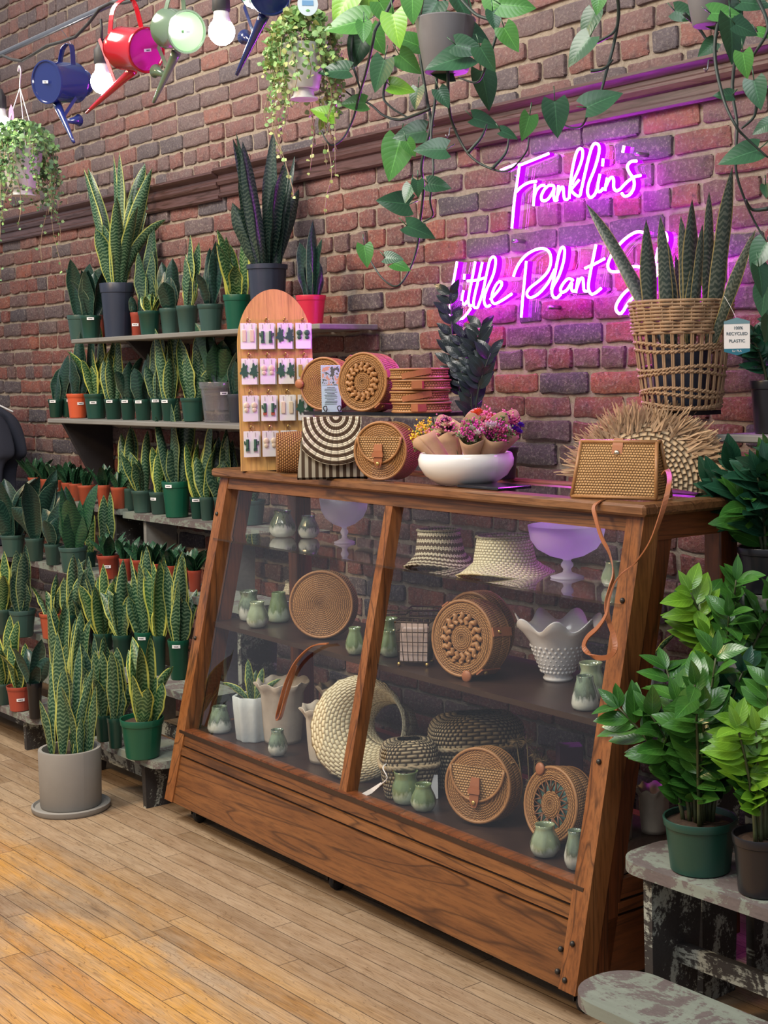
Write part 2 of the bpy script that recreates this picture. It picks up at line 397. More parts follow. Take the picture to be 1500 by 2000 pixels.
M['brass'] = plain('brass', (.55, .36, .12), .3, 1); M['silver'] = plain('pale_brass', (.6, .5, .35), .25, 1)
M['rubber'] = plain('rubber', (.015, .015, .016), .7)
M['soil'] = plain('soil', (.035, .022, .014), .95, var=.6, scale=120, bump=1, bscale=160)
M['bark'] = plain('potting_bark', (.055, .032, .02), .95, var=.7, scale=150, bump=1, bscale=200)
P_ = dict(green=(.012, .060, .042), sage=(.038, .085, .07), bright=(.004, .085, .045), terra=(.42, .085, .04), orange=(.60, .10, .035), navy=(.028, .036, .062), black=(.012, .012, .015), grey=(.05, .055, .07), pink=(.55, .02, .05), brick=(.35, .06, .035))
for k, c in P_.items(): M['pot_'+k] = plain('pot_'+k, c, .38 if k != 'black' else .3, var=.12, scale=14)
M['pot_clear'] = thin_glass('clear_plastic', (.86, .86, .87), 1.4, .15, (.10, (.6, .6, .62)))
M['cement'] = plain('cement', (.26, .25, .23), .75, var=.13, scale=9, bump=.25, bscale=120)
M['sticker'] = plain('sticker', (.82, .82, .84), .4, var=.02); M['ink'] = plain('ink', (.05, .05, .06), .6)
YE = (.50, .54, .13)
M['sv'] = leaf_mat('snake_variegated', (.016, .060, .030), (.115, .20, .11), YE, .85)
M['svb'] = leaf_mat('snake_variegated_bright', (.020, .075, .025), (.13, .22, .09), (.62, .64, .12), .80)
M['svg'] = leaf_mat('snake_green_banded', (.012, .045, .030), (.075, .135, .085), (.33, .40, .13), .90)
M['sd'] = leaf_mat('snake_dark', (.010, .034, .026), (.022, .062, .045), (.20, .27, .17), .94, .28)
M['sp'] = leaf_mat('snake_moss', (.014, .055, .028), (.030, .095, .040), None)
M['st'] = leaf_mat('snake_tall_dark', (.012, .032, .026), (.055, .085, .062), None)
M['sb'] = leaf_mat('snake_basket', (.035, .055, .042), (.11, .13, .10), (.46, .36, .13), .88)
M['zz'] = broad_leaf('zz_green', (.026, .105, .018), (.065, .20, .030)); M['zzl'] = broad_leaf('zz_lime', (.11, .28, .02), (.20, .40, .035))
M['zzd'] = broad_leaf('zz_deep', (.012, .06, .032), (.022, .09, .045)); M['raven'] = broad_leaf('zz_raven', (.008, .012, .014), (.016, .03, .028), .2)
M['ptd'] = broad_leaf('pothos_dark', (.020, .075, .035), (.035, .12, .05), .3); M['ptg'] = broad_leaf('pothos_green', (.06, .22, .045), (.10, .30, .06), .28)
M['pty'] = broad_leaf('pothos_lime', (.16, .42, .03), (.25, .52, .05), .28)
M['stem'] = plain('stem', (.05, .09, .04), .5, var=.3); M['stemd'] = plain('stem_dark', (.02, .035, .028), .5, var=.3)
M['stemz'] = plain('zz_stem', (.06, .075, .03), .5, var=.5); M['twig'] = plain('string_stem', (.33, .27, .14), .6)
M['string'] = broad_leaf('string_leaf', (.16, .34, .10), (.30, .50, .17), .4, .4); M['stringl'] = broad_leaf('string_leaf_pale', (.42, .50, .16), (.55, .62, .25), .4, .4)
M['stringd'] = broad_leaf('creeper_leaf', (.06, .15, .06), (.16, .30, .12), .45, .4)
RT_ = ((.085, .028, .008), (.36, .165, .05), (.50, .26, .095))
M['rattan'] = weave('rattan', RT_, .0062, .0085); M['rattan_d'] = weave('rattan_round', RT_, .0055, .0062, stag=.23)
M['rattan_b'] = weave('rattan_box', ((.10, .04, .012), (.42, .22, .08), (.60, .37, .16)), .0060, .0072, stag=.5)
M['cane'] = plain('cane', (.34, .16, .055), .45, var=.3, scale=90); M['cane_d'] = plain('cane_dark', (.16, .06, .02), .5, var=.3, scale=60)
M['leather'] = plain('leather', (.33, .115, .045), .42, var=.15, scale=40, bump=.2, bscale=400); M['leather_d'] = plain('leather_dark', (.14, .045, .03), .45)
M['raffia'] = weave('raffia', ((.16, .10, .055), (.50, .36, .21), (.66, .52, .34)), .011, .013, .8, bump=1.3, spec=.15)
M['fringe'] = plain('raffia_fringe', (.50, .34, .20), .8, var=.35, scale=60)
M['straw'] = weave('straw', ((.36, .29, .16), (.62, .55, .36), (.72, .66, .47)), .009, .016, .8, bump=.8, spec=.15)
M['seagrass'] = weave('seagrass', ((.07, .05, .03), (.34, .26, .155), (.50, .41, .27)), .0105, .014, .8, bump=1.5, spec=.15)
M['seagrass_p'] = plain('seagrass_rope', (.36, .28, .17), .8, var=.35, scale=120)
M['wicker'] = plain('wicker', (.36, .225, .125), .6, var=.3, scale=50)
M['white_gl'] = plain('white_glaze', (.80, .80, .78), .12, var=.03); M['milk'] = plain('milk_glass', (.80, .77, .74), .1, var=.05, scale=8)
M['textured'] = plain('textured_white', (.55, .60, .60), .55, var=.1, scale=60, bump=1, bscale=60)
M['urn'] = plain('aged_urn', (.42, .36, .29), .8, var=.4, scale=14, bump=.3)
M['urn2'] = plain('aged_urn_pale', (.50, .43, .34), .8, var=.3, scale=18, bump=.3)
M['kraft'] = plain('kraft_paper', (.46, .29, .175), .8, var=.12, scale=80); M['card'] = plain('card', (.75, .74, .72), .6, var=.03)
M['tee'] = plain('tee_fabric', (.014, .017, .032), .9, var=.3, scale=300); M['hanger_w'] = plain('hanger', (.75, .75, .75), .4)
M['neon_core'] = emit('neon_core', (.74, .06, 1.0), 68.0); M['neon_side'] = emit('neon_side', (.58, .004, .92), .85); M['neon_wall_wash'] = emit('neon_wall_wash', (.62, .02, 1.0), 30.0)
M['bulb'] = emit('bulb_glow', (1.0, .98, .92), 32.0); M['led'] = emit('led_red', (1, .05, .03), 5)
M['acrylic'] = thin_glass('acrylic', (.97, .97, .98), .35, .02); M['glass'] = thin_glass('case_glass', (.95, .97, .97), 1.0, .0, (.004, (.8, .85, .9)))
M['glass_shelf'] = thin_glass('glass_shelf', (.80, .82, .84), 1.5, .03)
M['white'] = plain('white_plastic', (.75, .75, .73), .35); M['wire'] = plain('wire', (.09, .06, .04), .5, .6)
M['cable'] = plain('cable', (.02, .02, .022), .6)
# ================================================================ the setting
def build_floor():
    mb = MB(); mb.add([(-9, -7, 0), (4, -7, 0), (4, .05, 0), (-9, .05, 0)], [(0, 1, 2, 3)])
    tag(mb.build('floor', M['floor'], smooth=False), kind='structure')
def build_wall():
    rnd = random.Random(3); mb = MB(); cols = []
    x0, x1 = -7.6, 1.9; H = .0687; zr = 1.3605; k0 = -int(zr/H)-1; z0 = zr+k0*H
    # mortar bed
    mb.add([(x0, 0, -.02), (x1, 0, -.02), (x1, 0, 3.4), (x0, 0, 3.4)], [(0, 1, 2, 3)], None, 1); cols += [0]*4
    nrow = int(3.4/H)+2; NX, NZ = 7, 5; TX = (0, .03, .26, .5, .74, .97, 1); TZ = (0, .08, .5, .92, 1)
    for r in range(nrow):
        za = z0+r*H; zb = za+H
        if zb < 0 or za > 3.4: continue
        x = x0 - rnd.random()*.2; header = (r % 6 == 2)
        while x < x1:
            L = .104 if (header or rnd.random() < .16) else .208
            L *= rnd.uniform(.93, 1.06)
            if x < x0 or x+L > x1: x += L; continue
            mj = rnd.uniform(.0050, .0090); g = rnd.uniform(.0055, .0088)
            xa, xb = x+mj, x+L-mj; zc, zd = za+g, zb-g
            sink = rnd.uniform(-.003, .004); tilt = rnd.uniform(-.003, .003); sd = rnd.random()*50
            c = rnd.random(); c = min(1, max(0, c + .10*noise.noise((x*1.2, 0, za*1.5))))
            n = len(mb.v); vs = []
            for j in range(-1, NZ+1):
                for i in range(-1, NX+1):
                    border = i < 0 or j < 0 or i >= NX or j >= NZ
                    ii = TX[min(max(i, 0), NX-1)]; jj = TZ[min(max(j, 0), NZ-1)]
                    px = xa+(xb-xa)*ii; pz = zc+(zd-zc)*jj
                    wob = .0060
                    wx = noise.noise((px*26+sd, pz*26, 1.3))*wob; wz = noise.noise((px*26, pz*26+sd, 7.7))*wob
                    ce = (ii in (0, 1)) and (jj in (0, 1))
                    if ce: px += (.005 if ii == 0 else -.005)*rnd.uniform(.2, 1.2); pz += (.004 if jj == 0 else -.004)*rnd.uniform(.2, 1.2)
                    e = (ii in (0, 1)) or (jj in (0, 1))
                    yy = -.0095 - sink + tilt*(ii-.5)*2 + noise.noise((px*38+sd, pz*38, 0))*.0042 + (.0026 if e else 0)
                    if border: yy = .003; px += (-.0012 if i < 0 else .0012 if i >= NX else 0); pz += (-.0012 if j < 0 else .0012 if j >= NZ else 0)
                    vs.append((px+wx, yy, pz+wz))
            W = NX+2
            fs = [(j*W+i, j*W+i+1, (j+1)*W+i+1, (j+1)*W+i) for j in range(NZ+1) for i in range(NX+1)]
            mb.add(vs, fs, None, 0); cols += [c]*len(vs)
            x += L
    mb.col = cols
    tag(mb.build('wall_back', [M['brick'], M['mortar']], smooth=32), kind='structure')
def build_moulding():
    # two lengths of dark picture rail; the left one butts a few millimetres lower
    prof = [(0, -.046), (-.016, -.046), (-.022, -.040), (-.022, -.030), (-.014, -.024), (-.014, -.004), (-.024, .000), (-.030, .012), (-.030, .020), (-.022, .026), (-.022, .036), (-.040, .044), (-.048, .052), (-.048, .060), (0, .066)]
    for k, (xa, xb, zc) in enumerate(((-7.5, -2.66, 2.073), (-2.655, 1.9, 2.082))):
        mb = MB(); vs = [(x, y-.008, zc+z) for x in (xa, xb) for (y, z) in prof]; n = len(prof)
        mb.add(vs, [(i, i+1, n+i+1, n+i) for i in range(n-1)]+[list(range(n)), list(range(2*n-1, n-1, -1))])
        tag(mb.build('trim_%d' % (k+1), M['mould'], smooth=25), kind='structure')
build_floor(); build_wall(); build_moulding()

# small hooks screwed into the picture rail
for k, (u, v) in enumerate(((880, 262), (1385, 132))):
    p = atY(u, v, -.06); t = MB()
    t.tube([p+V((0, .03, .02)), p+V((0, -.002, .018)), p+V((0, -.006, -.004)), p+V((0, -.012, -.012)), p+V((0, -.02, -.004))], .0022, 6)
    tag(t.build('hook', M['steel']), ['small steel hook screwed into the dark picture rail above the F of the sign', 'small steel hook screwed into the picture rail at the right, behind the pothos vine'][k], 'hook', 'hooks in the picture rail')

# ================================================================ display case
CL = 1.845; K = .2227; ZT = 1.07
def hexa(mb, x0, x1, z0, z1, d0, d1, m=None):
    f = lambda z, d: K*(z-.063)+d
    vs = [(x, f(z, d), z) for z in (z0, z1) for d in (d0, d1) for x in (x0, x1)]
    return mb.add(vs, [(0, 2, 3, 1), (4, 5, 7, 6), (0, 1, 5, 4), (2, 6, 7, 3), (0, 4, 6, 2), (1, 3, 7, 5)], None, m)
case = thing('display_case', CO, 'long slant-front oak and glass display case on castors, packed with bags, hats and vases', 'display case', S)
def part(name, mb, mat, parent=case, smooth=False, label=None): return mb.build(name, mat, parent, smooth, label)
m = MB(); hexa(m, -CL, -CL+.05, .063, 1.046, 0, .05); part('corner_post', m, M['oak_z'])
m = MB(); hexa(m, -.052, 0, .063, 1.046, 0, .052); part('corner_post', m, M['oak_z'])
m = MB(); hexa(m, -.045, -.004, .063, 1.046, .056, .10); part('side_stile', m, M['oak_zd'])
m = MB(); hexa(m, -CL+.004, -CL+.045, .063, 1.046, .056, .10); part('side_stile', m, M['oak_zd'])
for xa in (-CL, -.05):
    m = MB(); m.box((xa+.025, .49, .555), (.05, .06, .985), bev=.003); part('back_post', m, M['oak_zd'])
m = MB(); hexa(m, -CL+.05, -.052, 1.010, 1.046, .002, .045); part('top_rail', m, M['oak_x'])
m = MB(); hexa(m, -.948, -.915, .272, 1.012, .003, .04); part('mullion', m, M['oak_z'])
m = MB(); hexa(m, -CL+.05, -.052, .063, .197, .004, .03); hexa(m, -CL+.05, -.052, .204, .226, .002, .03); hexa(m, -CL+.05, -.052, .233, .274, .004, .03)
hexa(m, -CL+.05, -.052, .19, .24, .010, .028, 1); part('base_panel', m, [M['oak_x'], M['gap']])
m = MB(); hexa(m, -CL+.05, -.052, .274, .279, .000, .032); part('sill', m, M['oak_y'])
for sx in (-1, 1):
    xo = -.004 if sx > 0 else -CL+.004; m = MB()
    for (za, zb, dx, mm) in ((.063, .197, 0, 0), (.204, .226, .002, 0), (.233, .274, 0, 0), (.19, .24, -.006, 1)):
        ya = K*(za-.063)+.10; xo2 = xo+sx*dx
        m.box((xo2-sx*.011, (ya+.47)/2, (za+zb)/2), (.022, .47-ya, zb-za), mm)
    part('side_panel', m, [M['oak_y'], M['gap']])
    m = MB(); m.box((xo-sx*.012, .36, 1.018), (.03, .22, .056)); part('side_rail', m, M['oak_y'])
    m = MB(); x = xo-sx*.018
    m.add([(x, K*(.275-.063)+.09, .275), (x, .465, .275), (x, .465, .99), (x, K*(.99-.063)+.09, .99)], [(0, 1, 2, 3)]); part('side_glass', m, M['glass'])
m = MB(); m.box((-CL/2, .50, .17), (CL-.1, .03, .21)); m.box((-CL/2, .50, 1.025), (CL-.1, .03, .04)); part('back_rail', m, M['oak_x'])
for xa, xb in ((-CL+.05, -.948), (-.915, -.052)):
    m = MB(); f = lambda z: K*(z-.063)+.022
    m.add([(xa, f(.274), .274), (xb, f(.274), .274), (xb, f(1.012), 1.012), (xa, f(1.012), 1.012)], [(0, 1, 2, 3)]); part('front_glass', m, M['glass'])
# counter: oak rim round a glass top
m = MB(); rx0, rx1, ry0, ry1 = -CL-.02, .022, .196, .56
for c, d in (((-CL/2, ry0+.03, 1.058), (rx1-rx0, .06, .026)), ((-CL/2, ry1-.018, 1.058), (rx1-rx0, .036, .026)), ((rx0+.03, .38, 1.058), (.06, .30, .0255)), ((rx1-.035, .38, 1.058), (.07, .30, .0255))):
    m.box(c, d, bev=.006)
part('counter_rim', m, M['oak_top'], smooth=40)
m = MB(); m.box(((rx0+rx1)/2, .385, 1.0605), (rx1-rx0-.1, .29, .006)); part('counter_glass', m, M['glass_shelf'])
m = MB(); m.box((-CL/2, .33, .855), (CL-.06, .32, .006)); part('glass_shelf', m, M['glass_shelf'])
m = MB(); m.box((-CL/2, .32, .592), (CL-.05, .33, .014)); part('shelf', m, M['deck'])
m = MB(); m.box((-CL/2, .27, .268), (CL-.04, .45, .012)); part('deck', m, M['deck'])
for (x, z) in ((-.028, .865), (-.028, .53), (-.028, .16), (-CL+.02, .93), (-CL+.02, .55), (-.035, .085), (-.06, .14), (-.06, .095)):
    m = MB(); m.ball((x, K*(z-.063)-.001, z), .0065, seg=10); part('bolt', m, M['darksteel'], smooth=True)
for x, y in ((-.035, .055), (-.99, .06), (-CL+.10, .06), (-.06, .46), (-CL+.10, .46)):
    m = MB(); m.box((x, y, .066), (.045, .045, .006)); m.box((x-.014, y, .045), (.003, .03, .04)); m.box((x+.014, y, .045), (.003, .03, .04))
    cst = part('caster', m, M['darksteel'])
    m = MB(); m.M = Matrix.Translation((x, y+.008, .024)) @ Matrix.Rotation(pi/2, 4, 'Y')
    m.lathe([(.004, -.009), (.02, -.009), (.0238, -.005), (.0238, .005), (.02, .009), (.004, .009)], 20); part('wheel', m, M['rubber'], cst, True)

# ================================================================ benches and shelves for plants
def stadium(x0, x1, y0, y1, r, n=8):
    P = []
    for cx, cy, a0 in ((x1-r, y1-r, 0), (x0+r, y1-r, 90), (x0+r, y0+r, 180), (x1-r, y0+r, 270)):
        for i in range(n+1):
            a = radians(a0+90*i/n); P.append((cx+r*cos(a), cy+r*sin(a)))
    return P
def bench(x0, x1, y0, y1, z, label, legs, th=.024, r=.06, rz=0, legmat='rack_dark', group='plank benches under the plants'):
    c = V(((x0+x1)/2, (y0+y1)/2, 0)); t = thing('plant_bench', c, label, 'bench', rz, group)
    m = MB(); m.prism(stadium(x0-c.x, x1-c.x, y0-c.y, y1-c.y, r), th, z=z-th); m.build('seat_board', M['rack_top'], t, 30)
    w_ = y1-y0
    for lx in legs:
        m = MB(); X = lx-c.x
        P = [(-w_*.38, 0), (-w_*.40, z-th), (w_*.40, z-th), (w_*.25, 0)]
        vs = [(X+s_*.011, a, b) for s_ in (-1, 1) for a, b in P]
        m.add(vs, [(3, 2, 1, 0), (4, 5, 6, 7), (0, 1, 5, 4), (1, 2, 6, 5), (2, 3, 7, 6), (3, 0, 4, 7)])
        m.build('leg', M[legmat], t, False)
    if len(legs) > 1:
        m = MB(); m.box(((legs[0]+legs[-1])/2-c.x, w_*.05, z*.45), (abs(legs[-1]-legs[0]), .018, .04)); m.build('stretcher', M['rack_dark'], t, False)
    return t
bench(.13, 1.5, -.985, -.80, .17, 'low flaking grey-green bench end at the bottom right, nothing standing on it', (.26, 1.3), r=.085)
bench(.07, 1.6, -.775, -.575, .365, 'flaking green bench at the right that carries the green pot and the black pot', (.15, 1.3), r=.07)
bench(-2.62, -1.87, -.765, -.585, .17, 'low worn grey bench left of the display case, behind the cement planter', (-2.5, -1.99), r=.05)
bench(-4.3, -2.80, -.745, -.56, .14, 'low grey bench at the left edge with the rust-coloured pot on its end', (-3.9, -2.94), r=.05)
bench(-2.62, -1.93, -.575, -.41, .33, 'second bench step beside the display case, under the pots with two white stickers', (-2.5, -2.02), r=.03)
bench(-4.3, -2.70, -.55, -.38, .37, 'second bench step at the left edge, hidden among snake plant leaves', (-3.9, -2.85), r=.03)
bench(-2.98, -1.93, -.40, -.215, .602, 'third plank step behind the banded leaves, carrying the row of small brick-red pots', (-2.8, -2.0), r=.02)
bench(-4.6, -3.0, -.37, -.21, .60, 'third plank step at the far left under the dark wide-leaved snake plants', (-4.2, -3.1), r=.02)
bench(-3.16, -1.95, -.205, -.035, .825, 'pale weathered plank at counter height beside the display case, seen on through its glass', (-3.0, -2.42), r=.012, legmat='shelf')
bench(-5.0, -3.17, -.205, -.035, .835, 'long narrow plank behind the dark plants with the row of terracotta pots', (-4.7, -3.25), r=.012)
# wall shelves
p1 = atY(140, 672, -.25); p2 = atY(640, 634, -.22)
m = MB(); m.box(((p1.x+p2.x)/2, -.135, 1.514), (p2.x-p1.x, .235, .018), bev=.003); t = thing('wall_shelf', (0, 0, 0), 'upper grey board shelf on the brick, under the tallest snake plants', 'shelf', group='wall shelves')
m.build('board', M['shelf'], t, False)
for bx in (-3.05, -2.15):
    m = MB(); m.add([(bx+s_*.011, y, z) for s_ in (-1, 1) for y, z in ((-.012, 1.504), (-.22, 1.504), (-.012, 1.30))], [(0, 1, 2), (5, 4, 3), (0, 3, 4, 1), (1, 4, 5, 2), (2, 5, 3, 0)]); m.build('bracket', M['blackwood'], t, False)
p1 = atY(93, 817, -.25)
m = MB(); m.box(((p1.x-1.9)/2, -.135, 1.183), (-1.9-p1.x, .235, .018), bev=.003); t = thing('wall_shelf', (0, 0, 0), 'middle grey board shelf on the brick held by a big black triangular bracket', 'shelf', group='wall shelves')
m.build('board', M['shelf'], t, False)
for bx, lo in ((-3.615, .76), (-2.2, .9)):
    m = MB(); m.add([(bx+s_*.012, y, z) for s_ in (-1, 1) for y, z in ((-.012, 1.173), (-.235, 1.173), (-.012, lo))], [(0, 1, 2), (5, 4, 3), (0, 3, 4, 1), (1, 4, 5, 2), (2, 5, 3, 0)]); m.build('bracket', M['blackwood'], t, False)
# right rack behind the ZZ plants: planks one above another
for (xa, ya, yb, z, lab) in ((.04, -.56, -.39, .545, 'dark plank step at the right edge behind the green pot'), (.04, -.385, -.22, .86, 'dark plank step at the right edge under the topmost leafy plant')):
    bench(xa, 1.5, ya, yb, z, lab, (xa+.06, 1.3), r=.01)
m = MB(); m.box((.80, -.13, 1.195), (1.80, .2, .018), bev=.003); t = thing('wall_shelf', (0, 0, 0), 'board shelf at the right edge under the slim black pot', 'shelf', group='wall shelves')
m.build('board', M['shelf'], t, False); m = MB(); m.add([(.40+s_*.011, y, z) for s_ in (-1, 1) for y, z in ((-.012, 1.185), (-.2, 1.185), (-.012, 1.02))], [(0, 1, 2), (5, 4, 3), (0, 3, 4, 1), (1, 4, 5, 2), (2, 5, 3, 0)]); m.build('bracket', M['blackwood'], t, False)
# ================================================================ plants
TOCAM = math.atan2(CAM.y+.3, CAM.x+1.5)
def blade(mb, base, az, lean, curl, L, W, tw, fold=.25, nu=4, nv=11, tip=.0, bulge=.5, m=None, wav=0):
    """strap leaf: az azimuth it leans to, lean start angle, curl extra angle at the tip, tw facing azimuth"""
    p = V(base); rows = []; th = lean; d = L/nv; fz = V((cos(tw), sin(tw), 0))
    sd = random.random()*99
    for j in range(nv+1):
        t = j/nv
        th = lean + curl*t*t
        dr = V((sin(th)*cos(az), sin(th)*sin(az), cos(th)))
        if j: p = p + dr*d
        side = dr.cross(fz); side = side.normalized() if side.length > .05 else dr.orthogonal().normalized()
        tws = .5*t*sin(sd); nn = side.cross(dr); side2 = side*cos(tws)+nn*sin(tws); nn = side2.cross(dr)
        w_ = W*(.50+.5*sin(pi*min(1, t/.62)/2)) if t < .5 else W*max(0, (1-((t-.5)/.5)**2.1))**.8*(.965)
        w_ *= 1 + .07*sin(t*13+sd)
        if t < .12: w_ *= .8+1.7*t
        if j == nv: w_ = W*.02
        rows.append((V(p), side2, nn, w_, t))
    vs = []; uv = []
    for (q, sdv, nn, w_, t) in rows:
        for i in range(nu+1):
            s_ = i/nu*2-1
            f = fold*(1-.5*t)*w_*(s_*s_-.4)*.8
            vs.append(tuple(q + sdv*(s_*w_/2) + nn*(-f + wav*w_*sin(t*16+sd+s_*2)))); uv.append((i/nu, t*L))
    fs = [(j*(nu+1)+i, j*(nu+1)+i+1, (j+1)*(nu+1)+i+1, (j+1)*(nu+1)+i) for j in range(nv) for i in range(nu)]
    mb.add(vs, fs, uv, m)
def pot_mesh(r, h, rim=.18, taper=.74, seg=28, lip=.05):
    mb = MB(); rb = r*taper; ro = r; rh = h*rim; ri = r*(1-lip)
    k = lambda z: rb+(ri-rb)*z/h
    mb.lathe([(rb*.9, 0), (rb, .003), (k(h-rh), h-rh), (k(h-rh)+r*lip*.9, h-rh+.002), (ro, h-.002), (ro*.985, h), (ro*.94, h-.001), (ro*.90, h-.012), (rb*.9, h*.3)], seg, cap0=True)
    return mb
def soil_mesh(r, z):
    mb = MB(); sd = random.random()*50
    mb.grid(lambda u, v: ((.001+u*r)*cos(v*2*pi), (.001+u*r)*sin(v*2*pi), z + .012*u*0 + .006*noise.noise((u*5, v*6+sd, sd))), 6, 18)
    return mb
def sticker(parent, r, z, ang, w_=.028, h_=.011, taperz=0):
    mb = MB()
    mb.grid(lambda u, v: ((r+.0008)*cos(ang+(u-.5)*w_/r), (r+.0008)*sin(ang+(u-.5)*w_/r), z+(v-.5)*h_), 5, 1, 0)
    for k in range(3):
        a0 = .22+.19*k
        mb.grid(lambda u, v: ((r+.0014)*cos(ang+(a0+u*.15-.5)*w_/r), (r+.0014)*sin(ang+(a0+u*.15-.5)*w_/r), z+(v-.5)*h_*.3), 2, 1, 1)
    mb.build('price_sticker', [M['sticker'], M['ink']], parent)
GRP = 'potted snake plants on the benches and shelves'
def leaves(kind, H, sp, r, n, z0, rnd):
    mb = MB()
    for i in range(n):
        a = rnd.uniform(0, 2*pi) if i else TOCAM+pi/2; br = rnd.uniform(0, .5)*r
        az = a + rnd.uniform(-.5, .5)
        tw = TOCAM + rnd.uniform(-1.0, 1.0) + (pi if rnd.random() < .3 else 0)
        base = (br*cos(a), br*sin(a), z0)
        if kind == 'rosette':
            ln = rnd.uniform(.25, .95) if i > 2 else rnd.uniform(.05, .3)
            blade(mb, (br*.4*cos(a), br*.4*sin(a), z0), az, ln*.6, ln*.5, H*rnd.uniform(.75, 1.0)/max(.6, cos(ln*.8)), min(.042, H*.42), az+pi, .5, nv=8)
        elif kind == 'wide':
            ln = rnd.uniform(.02, .6); blade(mb, base, az, ln*.6, ln, H*(1.02 if i == 0 else rnd.uniform(.55, .98)), min(.092, H*.34)*rnd.uniform(.8, 1.1), tw, .35)
        else:
            L = H*(1.0 if i == 0 else rnd.uniform(.42, 1.0)); off = min(sp*.62, L*.55)
            ln = math.asin(min(.85, max(.0, off/L)*rnd.uniform(.1, 1.0))) if i else rnd.uniform(0, .08)
            wmax = {'tall': .062, 'slim': .034}.get(kind, .054)
            blade(mb, base, az, ln*.7, ln*rnd.uniform(-.2, 1.5), L/cos(ln*.9), min(wmax, .020+H*.13)*rnd.uniform(.75, 1.1), tw, .45, nv=12, wav=.03)
    return mb
def snake(label, cx, base, w, rim, top, sp, mat, pot, plane, kind='sv', n=8, stick=None, seed=0, tapr=.74, pname='snake_plant', depth_z=None, group=GRP, rimk=.18, ribs=False):
    rnd = random.Random(seed*77+int(cx)*13+int(base)); random.seed(int(cx)*31+int(base))
    p = atY(cx, base, plane[1]) if plane[0] == 'y' else atZ(cx, base, plane[1])
    if plane[0] == 'y' and len(plane) > 2: p.z = plane[2]
    if plane[0] == 'y' and len(plane) == 2: pass
    s_ = mpp(p); r = w/2*s_; h = (base-rim)*s_; H = (rim-top)*s_; SP = sp*s_
    t = thing(pname, p, label, 'potted plant', 0, group)
    pm = pot_mesh(r, h, rimk, tapr)
    if ribs:
        pm = MB(); pm.lathe([(r*tapr, 0), (r*.93, h*.93), (r, h*.93), (r, h), (r*.93, h), (r*.9, h*.8)], 48, cap0=True, fn=lambda a_, z_, an, q: (a_*(1+(.02*sin(an*16) if z_ < h*.9 else 0)), z_))
    pt = pm.build('pot', M['pot_'+pot], t, 40)
    soil_mesh(r*.9, h*.88).build('soil', M['bark'] if rnd.random() < .4 else M['soil'], t)
    lv = leaves(kind, H+h*.12, SP, r, n, h*.87, rnd); lv.build('leaves', M[mat], t)
    if stick is not None: sticker(pt, r*(tapr+(1-tapr)*.62) if stick[1] < .8 else r, h*stick[1], TOCAM+stick[0])
    return t
Y1 = ('y', -.155, 1.523); Y2 = ('y', -.155, 1.192)
